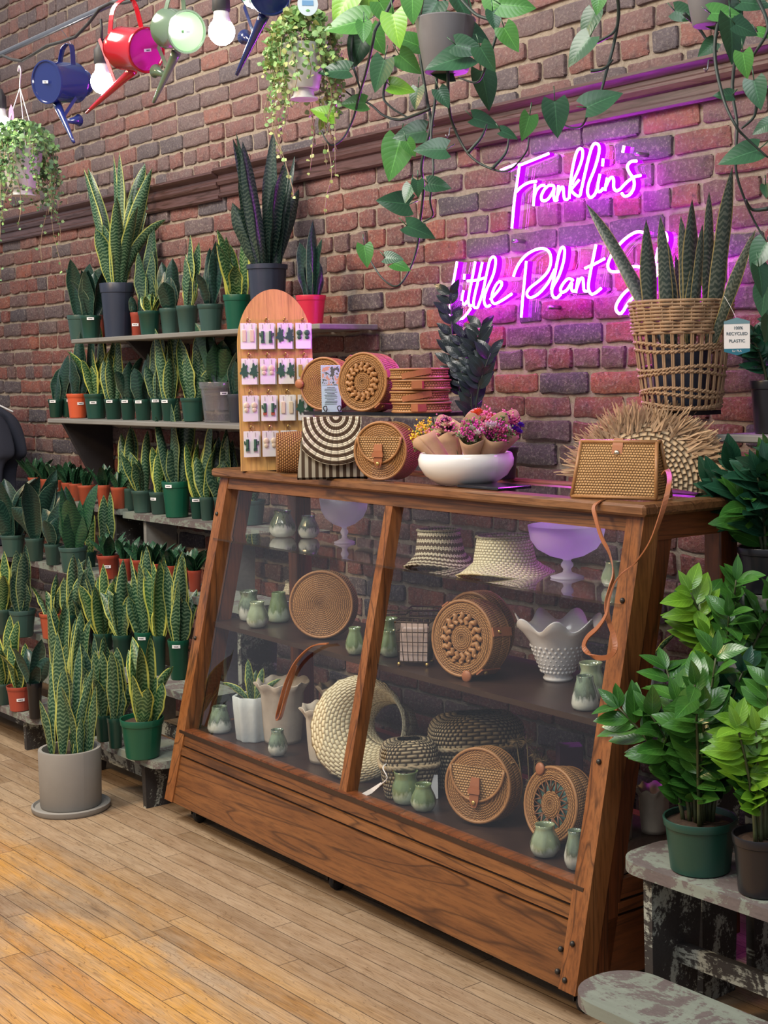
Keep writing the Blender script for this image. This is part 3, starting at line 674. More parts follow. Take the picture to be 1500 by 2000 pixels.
T = [
 # --- upper wall shelf
 ('dark snake plant in a grey-green pot, very left end of the upper shelf', 157, 660, 50, 610, 492, 60, 'sd', 'sage', ('y', -.10, 1.523), 'wide', 6, None),
 ('dark snake plant in a small stickered pot, front left on the upper shelf', 178, 663, 42, 618, 520, 70, 'sd', 'green', ('y', -.20, 1.523), 'wide', 8, (.15, .86)),
 ('sliver of red pot squeezed left of the big slate pot on the upper shelf', 205, 655, 24, 607, 560, 16, 'sd', 'brick', ('y', -.10, 1.523), 'slim', 3, None),
 ('large variegated snake plant in the big slate-black nursery pot, leaves over the picture rail', 231, 651, 68, 545, 290, 150, 'sv', 'navy', Y1, 'tall', 17, None),
 ('small red-potted plant with a white sticker, between slate pot and little golden plant', 268, 648, 26, 600, 560, 20, 'sd', 'brick', ('y', -.12, 1.523), 'slim', 3, (-.2, .5)),
 ('tall dark banded snake plant behind the little golden-edged one on the upper shelf', 290, 640, 40, 592, 420, 40, 'svg', 'green', ('y', -.07, 1.523), 'tall', 6, None),
 ('short golden-edged rosette snake plant, smallest plant on the upper wall shelf', 293, 651, 46, 604, 566, 60, 'svb', 'green', ('y', -.20, 1.523), 'rosette', 10, None),
 ('dark narrow snake plant in a grey-green pot right of the little golden one', 333, 645, 42, 594, 498, 60, 'sd', 'sage', Y1, 'wide', 7, None),
 ('yellow-edged snake plant in a grey-green pot, middle of the upper shelf', 367, 642, 45, 588, 450, 60, 'sv', 'sage', Y1, 'sv', 7, None),
 ('broad dark snake plant in a grey-green pot left of the bright green pot', 412, 640, 52, 586, 462, 50, 'sd', 'sage', Y1, 'tall', 6, None),
 ('yellow-striped snake plant in a shiny bright green pot on the upper wall shelf', 465, 636, 57, 567, 428, 60, 'svb', 'bright', Y1, 'sv', 9, None),
 ('purple-dark snake plant in a hot pink pot at the upper shelf end', 608, 628, 60, 569, 422, 50, 'sd', 'pink', Y1, 'tall', 6, None),
 # --- middle wall shelf
 ('spoon-leaved dark plant in a stickered green pot, left end of the middle shelf', 110, 813, 31, 777, 690, 40, 'sd', 'green', Y2, 'wide', 4, (-.25, .88)),
 ('dark plant in a half-hidden green pot between the end pot and the orange pot', 134, 814, 30, 777, 720, 24, 'sd', 'green', ('y', -.10, 1.192), 'wide', 3, (.4, .88)),
 ('broad dark snake plant in the bright orange pot on the middle wall shelf', 152, 815, 42, 767, 645, 50, 'sd', 'orange', Y2, 'tall', 6, (.5, .6)),
 ('light green banded snake plant in a stickered pot right of the orange pot', 188, 817, 46, 768, 635, 70, 'svb', 'green', Y2, 'sv', 9, (-.1, .65)),
 ('tall thin dark snake plant leaves rising behind the banded plant by the orange pot', 172, 812, 30, 775, 630, 30, 'sd', 'green', ('y', -.08, 1.192), 'slim', 4, None),
 ('yellow-edged snake plant in a small green pot, fifth pot along the middle shelf', 222, 818, 36, 778, 655, 40, 'sv', 'green', Y2, 'sv', 6, (-.3, .88)),
 ('dark snake plant in a small stickered pot near the middle of the middle shelf', 251, 819, 32, 778, 692, 56, 'sd', 'green', Y2, 'wide', 5, (-.3, .88)),
 ('low dark snake plant in the widest of the small pots on the middle shelf', 280, 819, 36, 778, 690, 50, 'sd', 'green', Y2, 'wide', 6, (-.4, .88)),
 ('silvery banded snake plant in a narrow stickered green pot on the middle shelf', 307, 821, 26, 777, 645, 30, 'svg', 'green', Y2, 'sv', 6, (-.1, .88)),
 ('tallest pale banded snake plant on the middle shelf, reaching up past the upper board', 333, 822, 38, 778, 605, 50, 'sv', 'green', Y2, 'sv', 9, (-.5, .88)),
 ('banded snake plant in a wide green pot beside the clear pot, middle shelf', 378, 824, 50, 777, 648, 50, 'sv', 'green', Y2, 'sv', 8, None),
 ('big dark smooth-leaved plant in a clear plastic pot showing soil, on the middle shelf', 428, 824, 76, 745, 615, 90, 'sp', 'clear', ('y', -.15, 1.192), 'wide', 8, (.4, .72)),
 ('dark plant in a small slate pot mostly hidden behind the earring board', 462, 824, 34, 768, 660, 40, 'sd', 'grey', ('y', -.13, 1.192), 'wide', 4, None),
 # --- pale plank
 ('yellow-edged snake plant at the left end of the pale plank by the display case', 253, 997, 32, 953, 832, 50, 'sv', 'sage', ('z', .825), 'sv', 6, None),
 ('dense banded snake plant in a washed grey-green pot on the pale plank', 279, 1001, 44, 957, 840, 70, 'sv', 'sage', ('z', .825), 'sv', 9, None),
 ('variegated snake plant with drooping leaf, just left of the plank big green pot', 311, 1004, 38, 960, 845, 60, 'svb', 'sage', ('z', .825), 'sv', 6, (-.6, .7)),
 ('tallest banded snake plant on the pale plank, in a big bottle-green stickered pot', 346, 1010, 58, 939, 778, 80, 'svg', 'bright', ('z', .825), 'tall', 11, (-.45, .88)),
 ('lime-centred young snake plant in a small dark pot next to the case post', 386, 1013, 30, 970, 855, 44, 'svb', 'green', ('z', .825), 'sv', 6, (-.1, .86)),
 ('pink-edged banded snake plant in a small pot directly against the case post', 405, 1016, 30, 970, 820, 70, 'sv', 'sage', ('z', .825), 'sv', 8, None),
 ('yellow-tipped snake plant behind the top left corner of the display case', 437, 1012, 40, 965, 830, 60, 'svg', 'sage', ('y', -.11, .825), 'sv', 8, None),
 ('snake plant in a grey-green pot on the plank, seen through the case glass', 492, 1024, 56, 975, 905, 70, 'sv', 'sage', ('y', -.12, .825), 'sv', 7, None),
 # --- bench steps beside the case
 ('banded snake plant, white-stickered dark green pot, left of the two by the case', 285, 1310, 42, 1232, 1065, 70, 'sv', 'bright', ('z', .33), 'sv', 10, (-.2, .86)),
 ('lemon-edged snake plant in a dark green stickered pot tight against the case leg', 350, 1326, 42, 1248, 1075, 80, 'sv', 'bright', ('z', .33), 'sv', 11, (-.1, .86)),
 ('snake plant with upright bright leaves between the two white-stickered pots', 313, 1318, 26, 1240, 1082, 50, 'svb', 'green', ('z', .33), 'sv', 8, None),
 ('banded snake plant on the second bench step, left of the stickered pots', 240, 1300, 40, 1238, 1090, 70, 'sv', 'green', ('z', .33), 'sv', 9, None),
 ('wide banded snake plant on the second step directly behind the cement planter leaves', 203, 1290, 40, 1235, 1100, 70, 'svb', 'green', ('z', .33), 'sv', 9, None),
 ('dark banded snake plant in a black pot, left end of the second step', 173, 1286, 34, 1228, 1085, 60, 'svg', 'black', ('z', .33), 'sv', 8, None),
 # --- low bench by the case
 ('yellow-edged snake plant in the large shiny green pot on the low bench', 279, 1478, 86, 1400, 1240, 110, 'svb', 'bright', ('z', .17), 'sv', 12, None),
 ('snake plant in a small dark pot just left of the large shiny green pot', 226, 1460, 32, 1400, 1262, 60, 'sv', 'green', ('z', .17), 'sv', 7, None),
 ('snake plant with a leaning grey-banded leaf in a small pot on the low bench', 202, 1447, 32, 1395, 1235, 60, 'sv', 'green', ('z', .17), 'sv', 7, None),
 ('snake plant in a small dark pot partly behind the cement planter', 180, 1436, 28, 1388, 1240, 50, 'svg', 'green', ('z', .17), 'sv', 6, None),
 ('snake plant at the left end of the low bench hidden by the cement planter', 150, 1428, 30, 1380, 1190, 60, 'sv', 'green', ('z', .17), 'sv', 7, None),
 ('yellow-edged snake plant behind the tallest cement planter leaf on the low bench', 118, 1420, 32, 1370, 1170, 60, 'sv', 'black', ('z', .17), 'sv', 7, None),
 # --- left edge benches
 ('pale variegated snake plant in the rust-coloured stickered pot on the left bench end', 39, 1387, 50, 1338, 1255, 90, 'svb', 'brick', ('z', .14), 'sv', 7, (.3, .5)),
 ('arching cream-edged snake plant cut by the left frame edge, in a grey-green pot', 6, 1375, 40, 1333, 1200, 80, 'svb', 'sage', ('z', .14), 'sv', 6, None),
 ('dark wide-leaved snake plant in a black pot on the left low bench end', 69, 1403, 30, 1332, 1245, 40, 'sd', 'black', ('z', .14), 'wide', 5, None),
 ('tall banded snake plant in a big grey-green pot, second step, far left', 45, 1243, 52, 1190, 1060, 60, 'svg', 'sage', ('z', .37), 'tall', 8, None),
 ('snake plant cut by the left edge on the second step, mottled leaves', 8, 1238, 40, 1188, 1075, 60, 'svb', 'sage', ('z', .37), 'sv', 7, None),
 ('thin-leaved snake plant in the terracotta pot on the second step at far left', 103, 1246, 50, 1196, 1120, 70, 'sv', 'terra', ('z', .37), 'sv', 6, None),
 ('grey-green banded snake plant on the second step between terracotta pot and bench gap', 135, 1255, 34, 1200, 1080, 50, 'sv', 'green', ('z', .37), 'sv', 8, None),
 ('dark pale-margined snake plant in a pot at the left edge of the third step', 26, 1087, 48, 1044, 920, 70, 'sd', 'sage', ('z', .60), 'wide', 9, None),
 ('upright dark snake plant in the second pot of the third step at far left', 69, 1095, 38, 1050, 915, 50, 'sd', 'sage', ('z', .60), 'wide', 7, None),
 ('black-green snake plant with one yellow margin, third pot on the third step', 104, 1103, 34, 1062, 965, 50, 'sd', 'sage', ('z', .60), 'wide', 6, None),
 ('big glossy moss-green snake plant in the widest pot of the third step at left', 144, 1117, 56, 1067, 935, 100, 'sp', 'sage', ('z', .60), 'wide', 9, None),
 ('single twisted lime-banded leaf in a little green pot, end of the third step', 177, 1107, 24, 1077, 985, 14, 'svb', 'green', ('z', .60), 'slim', 2, None),
]
for i, a in enumerate(T):
    lab, cx, base, w_, rim, top, sp, mat, pot, pl, kind, n, st = a
    snake(lab, cx, base, w_, rim, top, sp, mat, pot, pl, kind, n, st, seed=i)
t = snake('very tall dark upright snake plant in the ribbed slate pot on the upper shelf', 524, 632, 80, 508, 245, 120, 'st', 'navy', ('y', -.15, 1.523), 'tall', 14, None, seed=5, ribs=True)
# slim variegated pair on the second step
snake('two tall yellow-margined leaves of a snake plant behind the twisted lime leaf', 205, 1100, 26, 1070, 950, 20, 'sv', 'sage', ('y', -.27, .602), 'tall', 3, None, seed=9)
# terracotta rows
tr = [(68, 932, 963, 26), (92, 935, 966, 26), (110, 937, 968, 30), (134, 942, 974, 27), (149, 944, 978, 27), (170, 947, 985, 36), (203, 947, 990, 28), (233, 951, 993, 32)]
wh = ['at the row end beside the shirts', 'second from the shirt', 'below the gap of bare brick', 'with the white-stickered neighbour on its left', 'in the crowded middle of the row', 'widest pot of the row', 'second from right, under the black bracket', 'right end, next to the pale plank']
for i, (cx, rim, base, w_) in enumerate(tr):
    snake('short bird-nest plant in a terracotta pot, '+wh[i], cx, base, w_, rim, rim-42+4*(i % 3), 44, 'sp', 'terra', ('z', .835), 'rosette', 11, (0, .5) if i == 2 else None, seed=i+50, group='terracotta-potted bird-nest snake plants')
tr = [(213, 1083, 1130, 46), (246, 1090, 1134, 26), (274, 1092, 1135, 38), (303, 1100, 1140, 30), (335, 1104, 1146, 26), (358, 1108, 1150, 26), (381, 1113, 1155, 28)]
wh = ['left end, white sticker', 'second from the left, narrow', 'third from the left, wide', 'in the middle of the row', 'right of the middle in shade', 'second from the case post', 'right end, by the case post']
for i, (cx, rim, base, w_) in enumerate(tr):
    snake('bird-nest plant in a brick-red pot on the third step, '+wh[i], cx, base, w_, rim, rim-46+5*(i % 3), 50, 'sp', 'brick', ('z', .602), 'rosette', 12, (.0, .55) if i == 0 else None, seed=i+80, group='brick-red-potted bird-nest plants')
# cement planter on its saucer
p = atZ(139, 1572, .012); s_ = mpp(p)
t = thing('snake_plant', V((p.x, p.y, 0)), 'yellow-edged snake plant in a round cement planter on a cement saucer on the floor', 'potted plant', 0, GRP)
R = 60*s_; Hh = 118*s_
m = MB(); m.lathe([(R*1.18, 0), (R*1.24, .006), (R*1.25, .018), (R*1.19, .021), (R*1.14, .014), (R*.5, .013)], 48, cap0=True); m.build('saucer', M['cement'], t, 40)
m = MB(); m.lathe([(R*.93, .014), (R*.97, .02), (R, Hh), (R*.985, Hh+.005), (R*.88, Hh+.005), (R*.86, Hh-.002), (R*.84, Hh*.4)], 48, cap0=True); m.build('pot', M['cement'], t, 40)
soil_mesh(R*.86, Hh*.86).build('soil', M['soil'], t)
rnd = random.Random(4); random.seed(11)
m = MB(); 
for (dx, az, ln, L, W) in ((-.045, 2.6, .10, .26, .042), (-.02, 3, .02, .34, .05), (0, 1, .03, .245, .048), (.03, 0, .03, .22, .04), (.045, .3, .12, .19, .032), (.02, 5, .16, .20, .03), (-.04, 4, .12, .15, .03), (.05, .6, .03, .10, .028), (.0, 5, .2, .06, .014), (-.01, 2, .1, .30, .04), (.025, 1.2, .16, .25, .03)):
    q = RT*dx; blade(m, (q.x, q.y+rnd.uniform(-.03, .03), Hh*.86), az, ln, ln*1.2, L*1.12+.02, W, TOCAM+rnd.uniform(-.7, .7), .4, wav=.03)
m.build('leaves', M['sv'], t)

# ---------------------------------------------------------------- ZZ plants
def oval(mb, c, d, n, L, W, m=None, fold=.22, heart=False, curl=.25, nu=4, nv=7):
    """one broad leaf from c along d with face normal n"""
    d = V(d).normalized(); n = V(n); n = (n-d*n.dot(d)); n = n.normalized() if n.length > 1e-3 else d.orthogonal().normalized(); sd = d.cross(n)
    vs = []; uv = []
    for j in range(nv+1):
        t = j/nv
        if heart: w_ = W*(sin(pi*min(1, (t+.12)/1.12)**.62))**.9 if t < 1 else W*.01; back = -.16*L*(1-t)**2
        else: w_ = W*sin(pi*(t**.85))**.85 if 0 < t < 1 else W*.04; back = 0
        cc = V(c)+d*(L*t)-n*(curl*L*t*t)
        for i in range(nu+1):
            s_ = i/nu*2-1
            vs.append(tuple(cc + sd*(s_*w_/2) + n*(fold*abs(s_)*w_/2) + d*(back*abs(s_)))); uv.append((i/nu, t))
    mb.add(vs, [(j*(nu+1)+i, j*(nu+1)+i+1, (j+1)*(nu+1)+i+1, (j+1)*(nu+1)+i) for j in range(nv) for i in range(nu)], uv, m)
def zz(label, cx, base, w, rim, top, sp, mats, pot, plane, nst, seed, leaf=.062, group='zz plants at the right edge', low=0):
    rnd = random.Random(seed); p = atY(cx, base, plane[1]) if plane[0] == 'y' else atZ(cx, base, plane[1])
    if plane[0] == 'y': p.z = plane[2]
    s_ = mpp(p); r = w/2*s_; h = (base-rim)*s_; H = (rim-top)*s_; SP = sp/2*s_
    t = thing('zz_plant', p, label, 'potted plant', 0, group)
    pt = pot_mesh(r, h, .17, .8).build('pot', M['pot_'+pot], t, 40); soil_mesh(r*.9, h*.9).build('soil', M['bark'], t)
    st = MB(); lf = MB()
    for i in range(nst):
        a = 2*pi*i/nst+rnd.uniform(-.4, .4); k = rnd.uniform(.3, 1) if i else .25; Hs = H*(1.0 if i == 0 else rnd.uniform(.55, .95))
        b = V((cos(a)*r*.45*k, sin(a)*r*.45*k, h*.88)); out = V((cos(a), sin(a), 0))*SP*k
        path = [b+out*(q**1.6)+V((0, 0, Hs*(q-.12*q*q)/.88)) for q in [j/12 for j in range(13)]]
        st.tube(path, [.0045*(1-.55*j/12) for j in range(13)], 6)
        ph = rnd.uniform(0, pi); mi = 1 if rnd.random() < .3 else 0
        for j in range(3+low, 13):
            dr = (path[min(12, j+1)]-path[j-1]).normalized(); sd = dr.cross(V((cos(ph), sin(ph), .2))).normalized()
            for q in (-1, 1):
                d = (sd*q*.85 + dr*.55 + V((rnd.uniform(-.25, .25), rnd.uniform(-.25, .25), rnd.uniform(-.1, .3))))
                L = leaf*(.75+.5*sin(pi*j/14))*rnd.uniform(.8, 1.15)
                oval(lf, path[j]+dr*rnd.uniform(-.01, .01), d, V((0, 0, .8))+V((cos(TOCAM), sin(TOCAM), 0))*.7+V((rnd.uniform(-.4, .4), rnd.uniform(-.4, .4), 0)), L, L*.52, mi, .15)
            ph += .25
        oval(lf, path[-1], dr, V((cos(TOCAM), sin(TOCAM), .3)), leaf*.8, leaf*.35, mi)
    st.build('stems', M['stemz'], t); lf.build('leaves', [M[q] for q in mats], t)
    return t
t = zz('bushy glossy zz plant in the dark green pot on the right bench', 1368, 1697, 146, 1592, 1265, 250, ('zz', 'zzd'), 'green', ('z', .365), 11, 5, .068, low=-1)
sticker(t, .066, .085, TOCAM+.55, .026, .014)
zz('lime-green zz plant in a black pot on the bench, cut by the right frame edge', 1490, 1742, 120, 1625, 1315, 130, ('zzl', 'zz'), 'black', ('z', .365), 9, 8, .06)
t = zz('zz plant with a green-and-white care tag in a black pot behind the green pot', 1418, 1420, 124, 1305, 1075, 170, ('zz', 'zzl'), 'black', ('y', -.47, .545), 9, 12, .066, low=-1)
zz('dark broad-leaved zz plant in a black pot at the right edge under the slim pot', 1500, 1140, 120, 1050, 868, 200, ('zzd', 'zz'), 'black', ('y', -.30, .86), 9, 21, .085, low=-1)
zz('slender young plant in the slim black pot at the right edge beside the basket', 1510, 846, 90, 742, 610, 90, ('zzd', 'zz'), 'black', ('y', -.13, 1.204), 4, 31, .05)
# plant tag stuck in the middle zz pot
p = atY(1421, 1316, -.53); s_ = mpp(p); t = thing('plant_tag', p, 'green and white care tag stuck in a black zz plant pot', 'tag', TOCAM+pi/2-.12)
W_, H_ = 38*s_, 58*s_
m = MB(); m.box((0, 0, H_/2), (W_, .0008, H_), 0)
m.grid(lambda u, v: ((u-.5)*W_*1.0, -.0008, H_*(.20+.46*v+(.05*sin(u*pi) if v > .5 else -.05*sin(u*pi)))), 8, 1, 1)
m.box((0, -.0008, H_*.83), (W_*.34, .0006, H_*.2), 1); m.box((.001, -.0013, H_*.84), (W_*.05, .0006, H_*.15), 0); m.box((W_*.08, -.0013, H_*.80), (W_*.12, .0006, H_*.04), 0)
for k, ww in enumerate((.3, .4, .5)): m.box((0, -.0016, H_*(.52-.07*k)), (W_*ww, .0005, .0014), 2)
m.build('card', [plain('tag_green', (.02, .14, .06), .4), M['card'], M['ink']], t, False)
m = MB(); m.box((0, .001, -.02), (.005, .001, .05)); m.build('stake', M['white'], t, False)

# dark raven zz in a black pot behind the white bowl
p = cab(-.80, .49, 1.0715); t = thing('zz_plant', p, 'near-black zz plant lit purple by the sign, standing behind the white bowl', 'potted plant', 0)
pot_mesh(.05, .085, .17, .8).build('pot', M['pot_black'], t, 40); soil_mesh(.045, .078).build('soil', M['soil'], t)
st = MB(); lf = MB(); rnd = random.Random(2)
for (u0, v0, u1, v1, L0) in ((918, 850, 880, 575, 13), (926, 850, 940, 640, 12), (922, 850, 905, 660, 8), (930, 850, 958, 690, 7)):
    dp = .49
    f = lambda u, v: (hit(u, v, EY, EY.dot(CO)+.49)-p)
    A, B = f(u0, v0), f(u1, v1); A.z = max(A.z, .075)
    path = [A.lerp(B, q)+V((0, -.02*sin(pi*q), 0)) for q in [j/14 for j in range(15)]]; st.tube(path, [.004*(1-.5*j/14) for j in range(15)], 6)
    for j in range(14-L0+1 if L0 < 13 else 4, 15):
        dr = (path[min(14, j+1)]-path[j-1]).normalized()
        for q in (-1, 1):
            d = RT*q*.7+dr*.75+V((rnd.uniform(-.3, .3), rnd.uniform(-.5, .1), rnd.uniform(-.1, .2)))
            L = .058*rnd.uniform(.8, 1.1); oval(lf, path[j], d, V((cos(TOCAM), sin(TOCAM), rnd.uniform(-.2, .5))), L, L*.46, 0, .12)
st.build('stems', M['stemd'], t); lf.build('leaves', M['raven'], t)

# basket-planted snake plant
BK = atY(1332, 806, -.26); s_ = mpp(BK)
t = thing('snake_plant', V((BK.x, BK.y, 1.268)), 'tall grey-green snake plant with pinkish edges standing inside the wicker basket', 'potted plant')
m = pot_mesh(.075, .15, .12, .85); m.build('pot', M['pot_navy'], t, 40); soil_mesh(.066, .135).build('soil', M['soil'], t)
m = MB(); b0 = t.location
for (bu, tu, tv, W, k) in ((1300, 1147, 400, .034, .3), (1290, 1262, 432, .038, -.05), (1318, 1290, 425, .03, .1), (1318, 1302, 470, .03, 0), (1350, 1352, 392, .044, 0), (1345, 1330, 425, .03, 0), (1368, 1385, 378, .03, .05), (1380, 1430, 330, .036, .1), (1395, 1475, 450, .026, .25), (1355, 1352, 520, .03, 0), (1335, 1320, 500, .03, 0), (1362, 1372, 440, .024, 0)):
    A = atY(bu, 720, b0.y); A.y += random.uniform(-.03, .03); A.z = b0.z+.135; B = atY(tu, tv, A.y-.02)
    L = (B-A).length; az = math.atan2((B-A).y, (B-A).x); ln = math.acos(max(-1, min(1, (B-A).z/L)))
    blade(m, A-b0, az, ln*.9, ln*.28, L*1.01, W*1.15, TOCAM+random.uniform(-.5, .5), .3, nv=14)
m.build('leaves', M['sb'], t)
# ================================================================ goods in and on the case
def onz(u, v, z): return atZ(u, v, z)
def back(p, d, top=0, half=0):
    """moves a standing thing away from the viewer by d, and at least clear behind the slanted pane"""
    h = V((p.x-CAM.x, p.y-CAM.y, 0)).normalized(); q = V(p)+h*d
    if half:
        need = K*(top-.063)+.03+half; y = (q-CO).dot(EY)
        if y < need: q = q+h*((need-y)/h.dot(EY))
    return q
ZA, ZB, ZD, ZC = .859, .600, .275, 1.0715
CAMAZ = -1.0           # azimuth (rad) of the camera as seen from the case, roughly
def face(p): return math.atan2(CAM.y-p.y, CAM.x-p.x)+pi/2      # rz that turns local -Y towards the camera

M['gl_green'] = glaze('glaze_green', (.16, .22, .10), (.42, .48, .36), (.10, .15, .055))
M['gl_dark'] = glaze('glaze_dark_drip', (.20, .27, .18), (.60, .60, .55), (.035, .04, .03), k=.55)
M['gl_pale'] = glaze('glaze_pale', (.26, .32, .20), (.55, .57, .50), (.20, .24, .13), k=.45)
vi = 0
def vase(label, u, v, w, h, z, mat, kind='lobed', twin=False):
    global vi; vi += 1
    p = onz(u, v, z); s_ = mpp(p); r = w/2*s_; H = h*s_; p = back(p, r*.6, z+H*.6, r)
    m = MB(); ph = vi*1.7
    if kind == 'lobed': prof = [(.0, .004), (.55, 0), (.78, .05), (.97, .22), (1.0, .36), (.86, .58), (.66, .78), (.60, .90), (.66, 1.0), (.62, 1.0), (.55, .92), (.58, .75), (.7, .5), (.6, .2), (0, .15)]
    elif kind == 'cone': prof = [(.0, .004), (.8, 0), (.94, .06), (1.0, .18), (.92, .40), (.76, .65), (.62, .85), (.60, .98), (.56, 1.0), (.53, .96), (.55, .8), (.7, .5), (.7, .2), (0, .15)]
    else: prof = [(.0, .004), (.7, 0), (.88, .05), (.97, .2), (1.0, .42), (.93, .60), (.78, .72), (.74, .80), (.84, .95), (.86, 1.0), (.80, 1.0), (.68, .84), (.70, .7), (.8, .4), (0, .15)]
    m.lathe([(a*r, b*H) for a, b in prof], 36, fn=(lambda a, b, t, q: (a*(1+.045*cos(t*7+ph)*max(0, 1-abs(b/H-.4)*1.6)), b)) if kind == 'lobed' else None)
    o = m.build('vase', M[mat]); o.location = p; o.rotation_euler = (0, 0, ph)
    tag(o, label, 'vase', 'small drip-glazed vases in the case'); return o
for a in (
 ('wide green-brown glazed vase at the top left of the case', 553, 1050, 54, 52, ZA, 'gl_dark', 'lobed'),
 ('smaller green glazed vase right of the wide one on the glass shelf', 603, 1052, 42, 44, ZA, 'gl_dark', 'lobed'),
 ('pale green vase half hidden behind the right post on the glass shelf', 1198, 1148, 50, 50, ZA, 'gl_pale', 'lobed'),
 ('tall grey-green vase at the left end of the middle shelf, rear of the group', 487, 1213, 42, 58, ZB, 'gl_dark', 'neck'),
 ('squat light green vase in front of the tall grey-green one', 503, 1227, 44, 50, ZB, 'gl_pale', 'lobed'),
 ('cone-shaped green vase beside the round cane bag on the middle shelf', 545, 1216, 45, 58, ZB, 'gl_green', 'cone'),
 ('green-yellow vase cut by the centre bar of the case', 694, 1282, 38, 53, ZB, 'gl_green', 'lobed'),
 ('larger olive vase right of the centre bar, behind a smaller one', 759, 1279, 46, 70, ZB, 'gl_green', 'neck'),
 ('smaller olive vase in front of the larger one by the wire basket', 763, 1284, 42, 52, ZB, 'gl_green', 'lobed'),
 ('pale rimmed green vase behind the dark-dripped one at the right end of the shelf', 1155, 1368, 54, 72, ZB, 'gl_pale', 'neck'),
 ('white vase with dark green drips at the right end of the middle shelf', 1143, 1388, 55, 66, ZB, 'gl_dark', 'cone'),
 ('white-based drip vase at the left corner of the bottom deck', 430, 1452, 50, 52, ZD, 'gl_dark', 'cone'),
 ('small white vase with brown-green drips right of the white planter', 543, 1493, 40, 52, ZD, 'gl_dark', 'lobed'),
 ('bright green necked vase below the seagrass bag on the deck', 794, 1592, 58, 64, ZD, 'gl_green', 'neck'),
 ('smaller bright green vase beside the necked green one', 828, 1612, 52, 54, ZD, 'gl_green', 'lobed'),
 ('light green vase in front of the star-pattern round bag', 1065, 1702, 62, 64, ZD, 'gl_pale', 'lobed'),
 ('shiny dark green vase squeezed against the right front post', 1124, 1718, 44, 78, ZD, 'gl_dark', 'lobed')): vase(*a)

# pedestal bowls
def pedestal(label, u, v, w, h, matname, z):
    p = onz(u, v, z); s_ = mpp(p); r = w/2*s_; H = h*s_; p = back(p, r*.4, z+H, r)
    m = MB(); pr = [(0, .01), (.42, .0), (.44, .02), (.30, .05), (.12, .10), (.10, .16), (.16, .22), (.16, .26), (.10, .32), (.12, .35), (.45, .42), (.76, .55), (.93, .73), (1.0, 1.0), (.975, 1.0), (.90, .74), (.72, .58), (.4, .46), (0, .41)]
    m.lathe([(a*r, b*H) for a, b in pr], 48, fn=lambda a, b, t, q: (a*(1+.008*cos(t*20)*(b > H*.4)), b)); o = m.build('pedestal_bowl', M[matname]); o.location = p
    return tag(o, label, 'bowl', 'glass pedestal bowls')
t = NT('frosted_glass'); t.set((.80, .78, .86), .3, 0, .5); _tr = t.node('BsdfTranslucent', ins={0: (.86, .82, .95, 1)}); _mx = t.node('MixShader', ins={0: .6}); t.link(t.p.outputs[0], _mx.inputs[1]); t.link(_tr.outputs[0], _mx.inputs[2]); t.link(_mx.outputs[0], t.out.inputs[0]); M['frost'] = t.mat
pedestal('wide frosted pedestal bowl glowing purple on the right of the glass shelf', 1108, 1132, 154, 104, 'frost', ZA)
pedestal('frosted white pedestal bowl high behind the left pane', 673, 1062, 96, 88, 'frost', ZA)

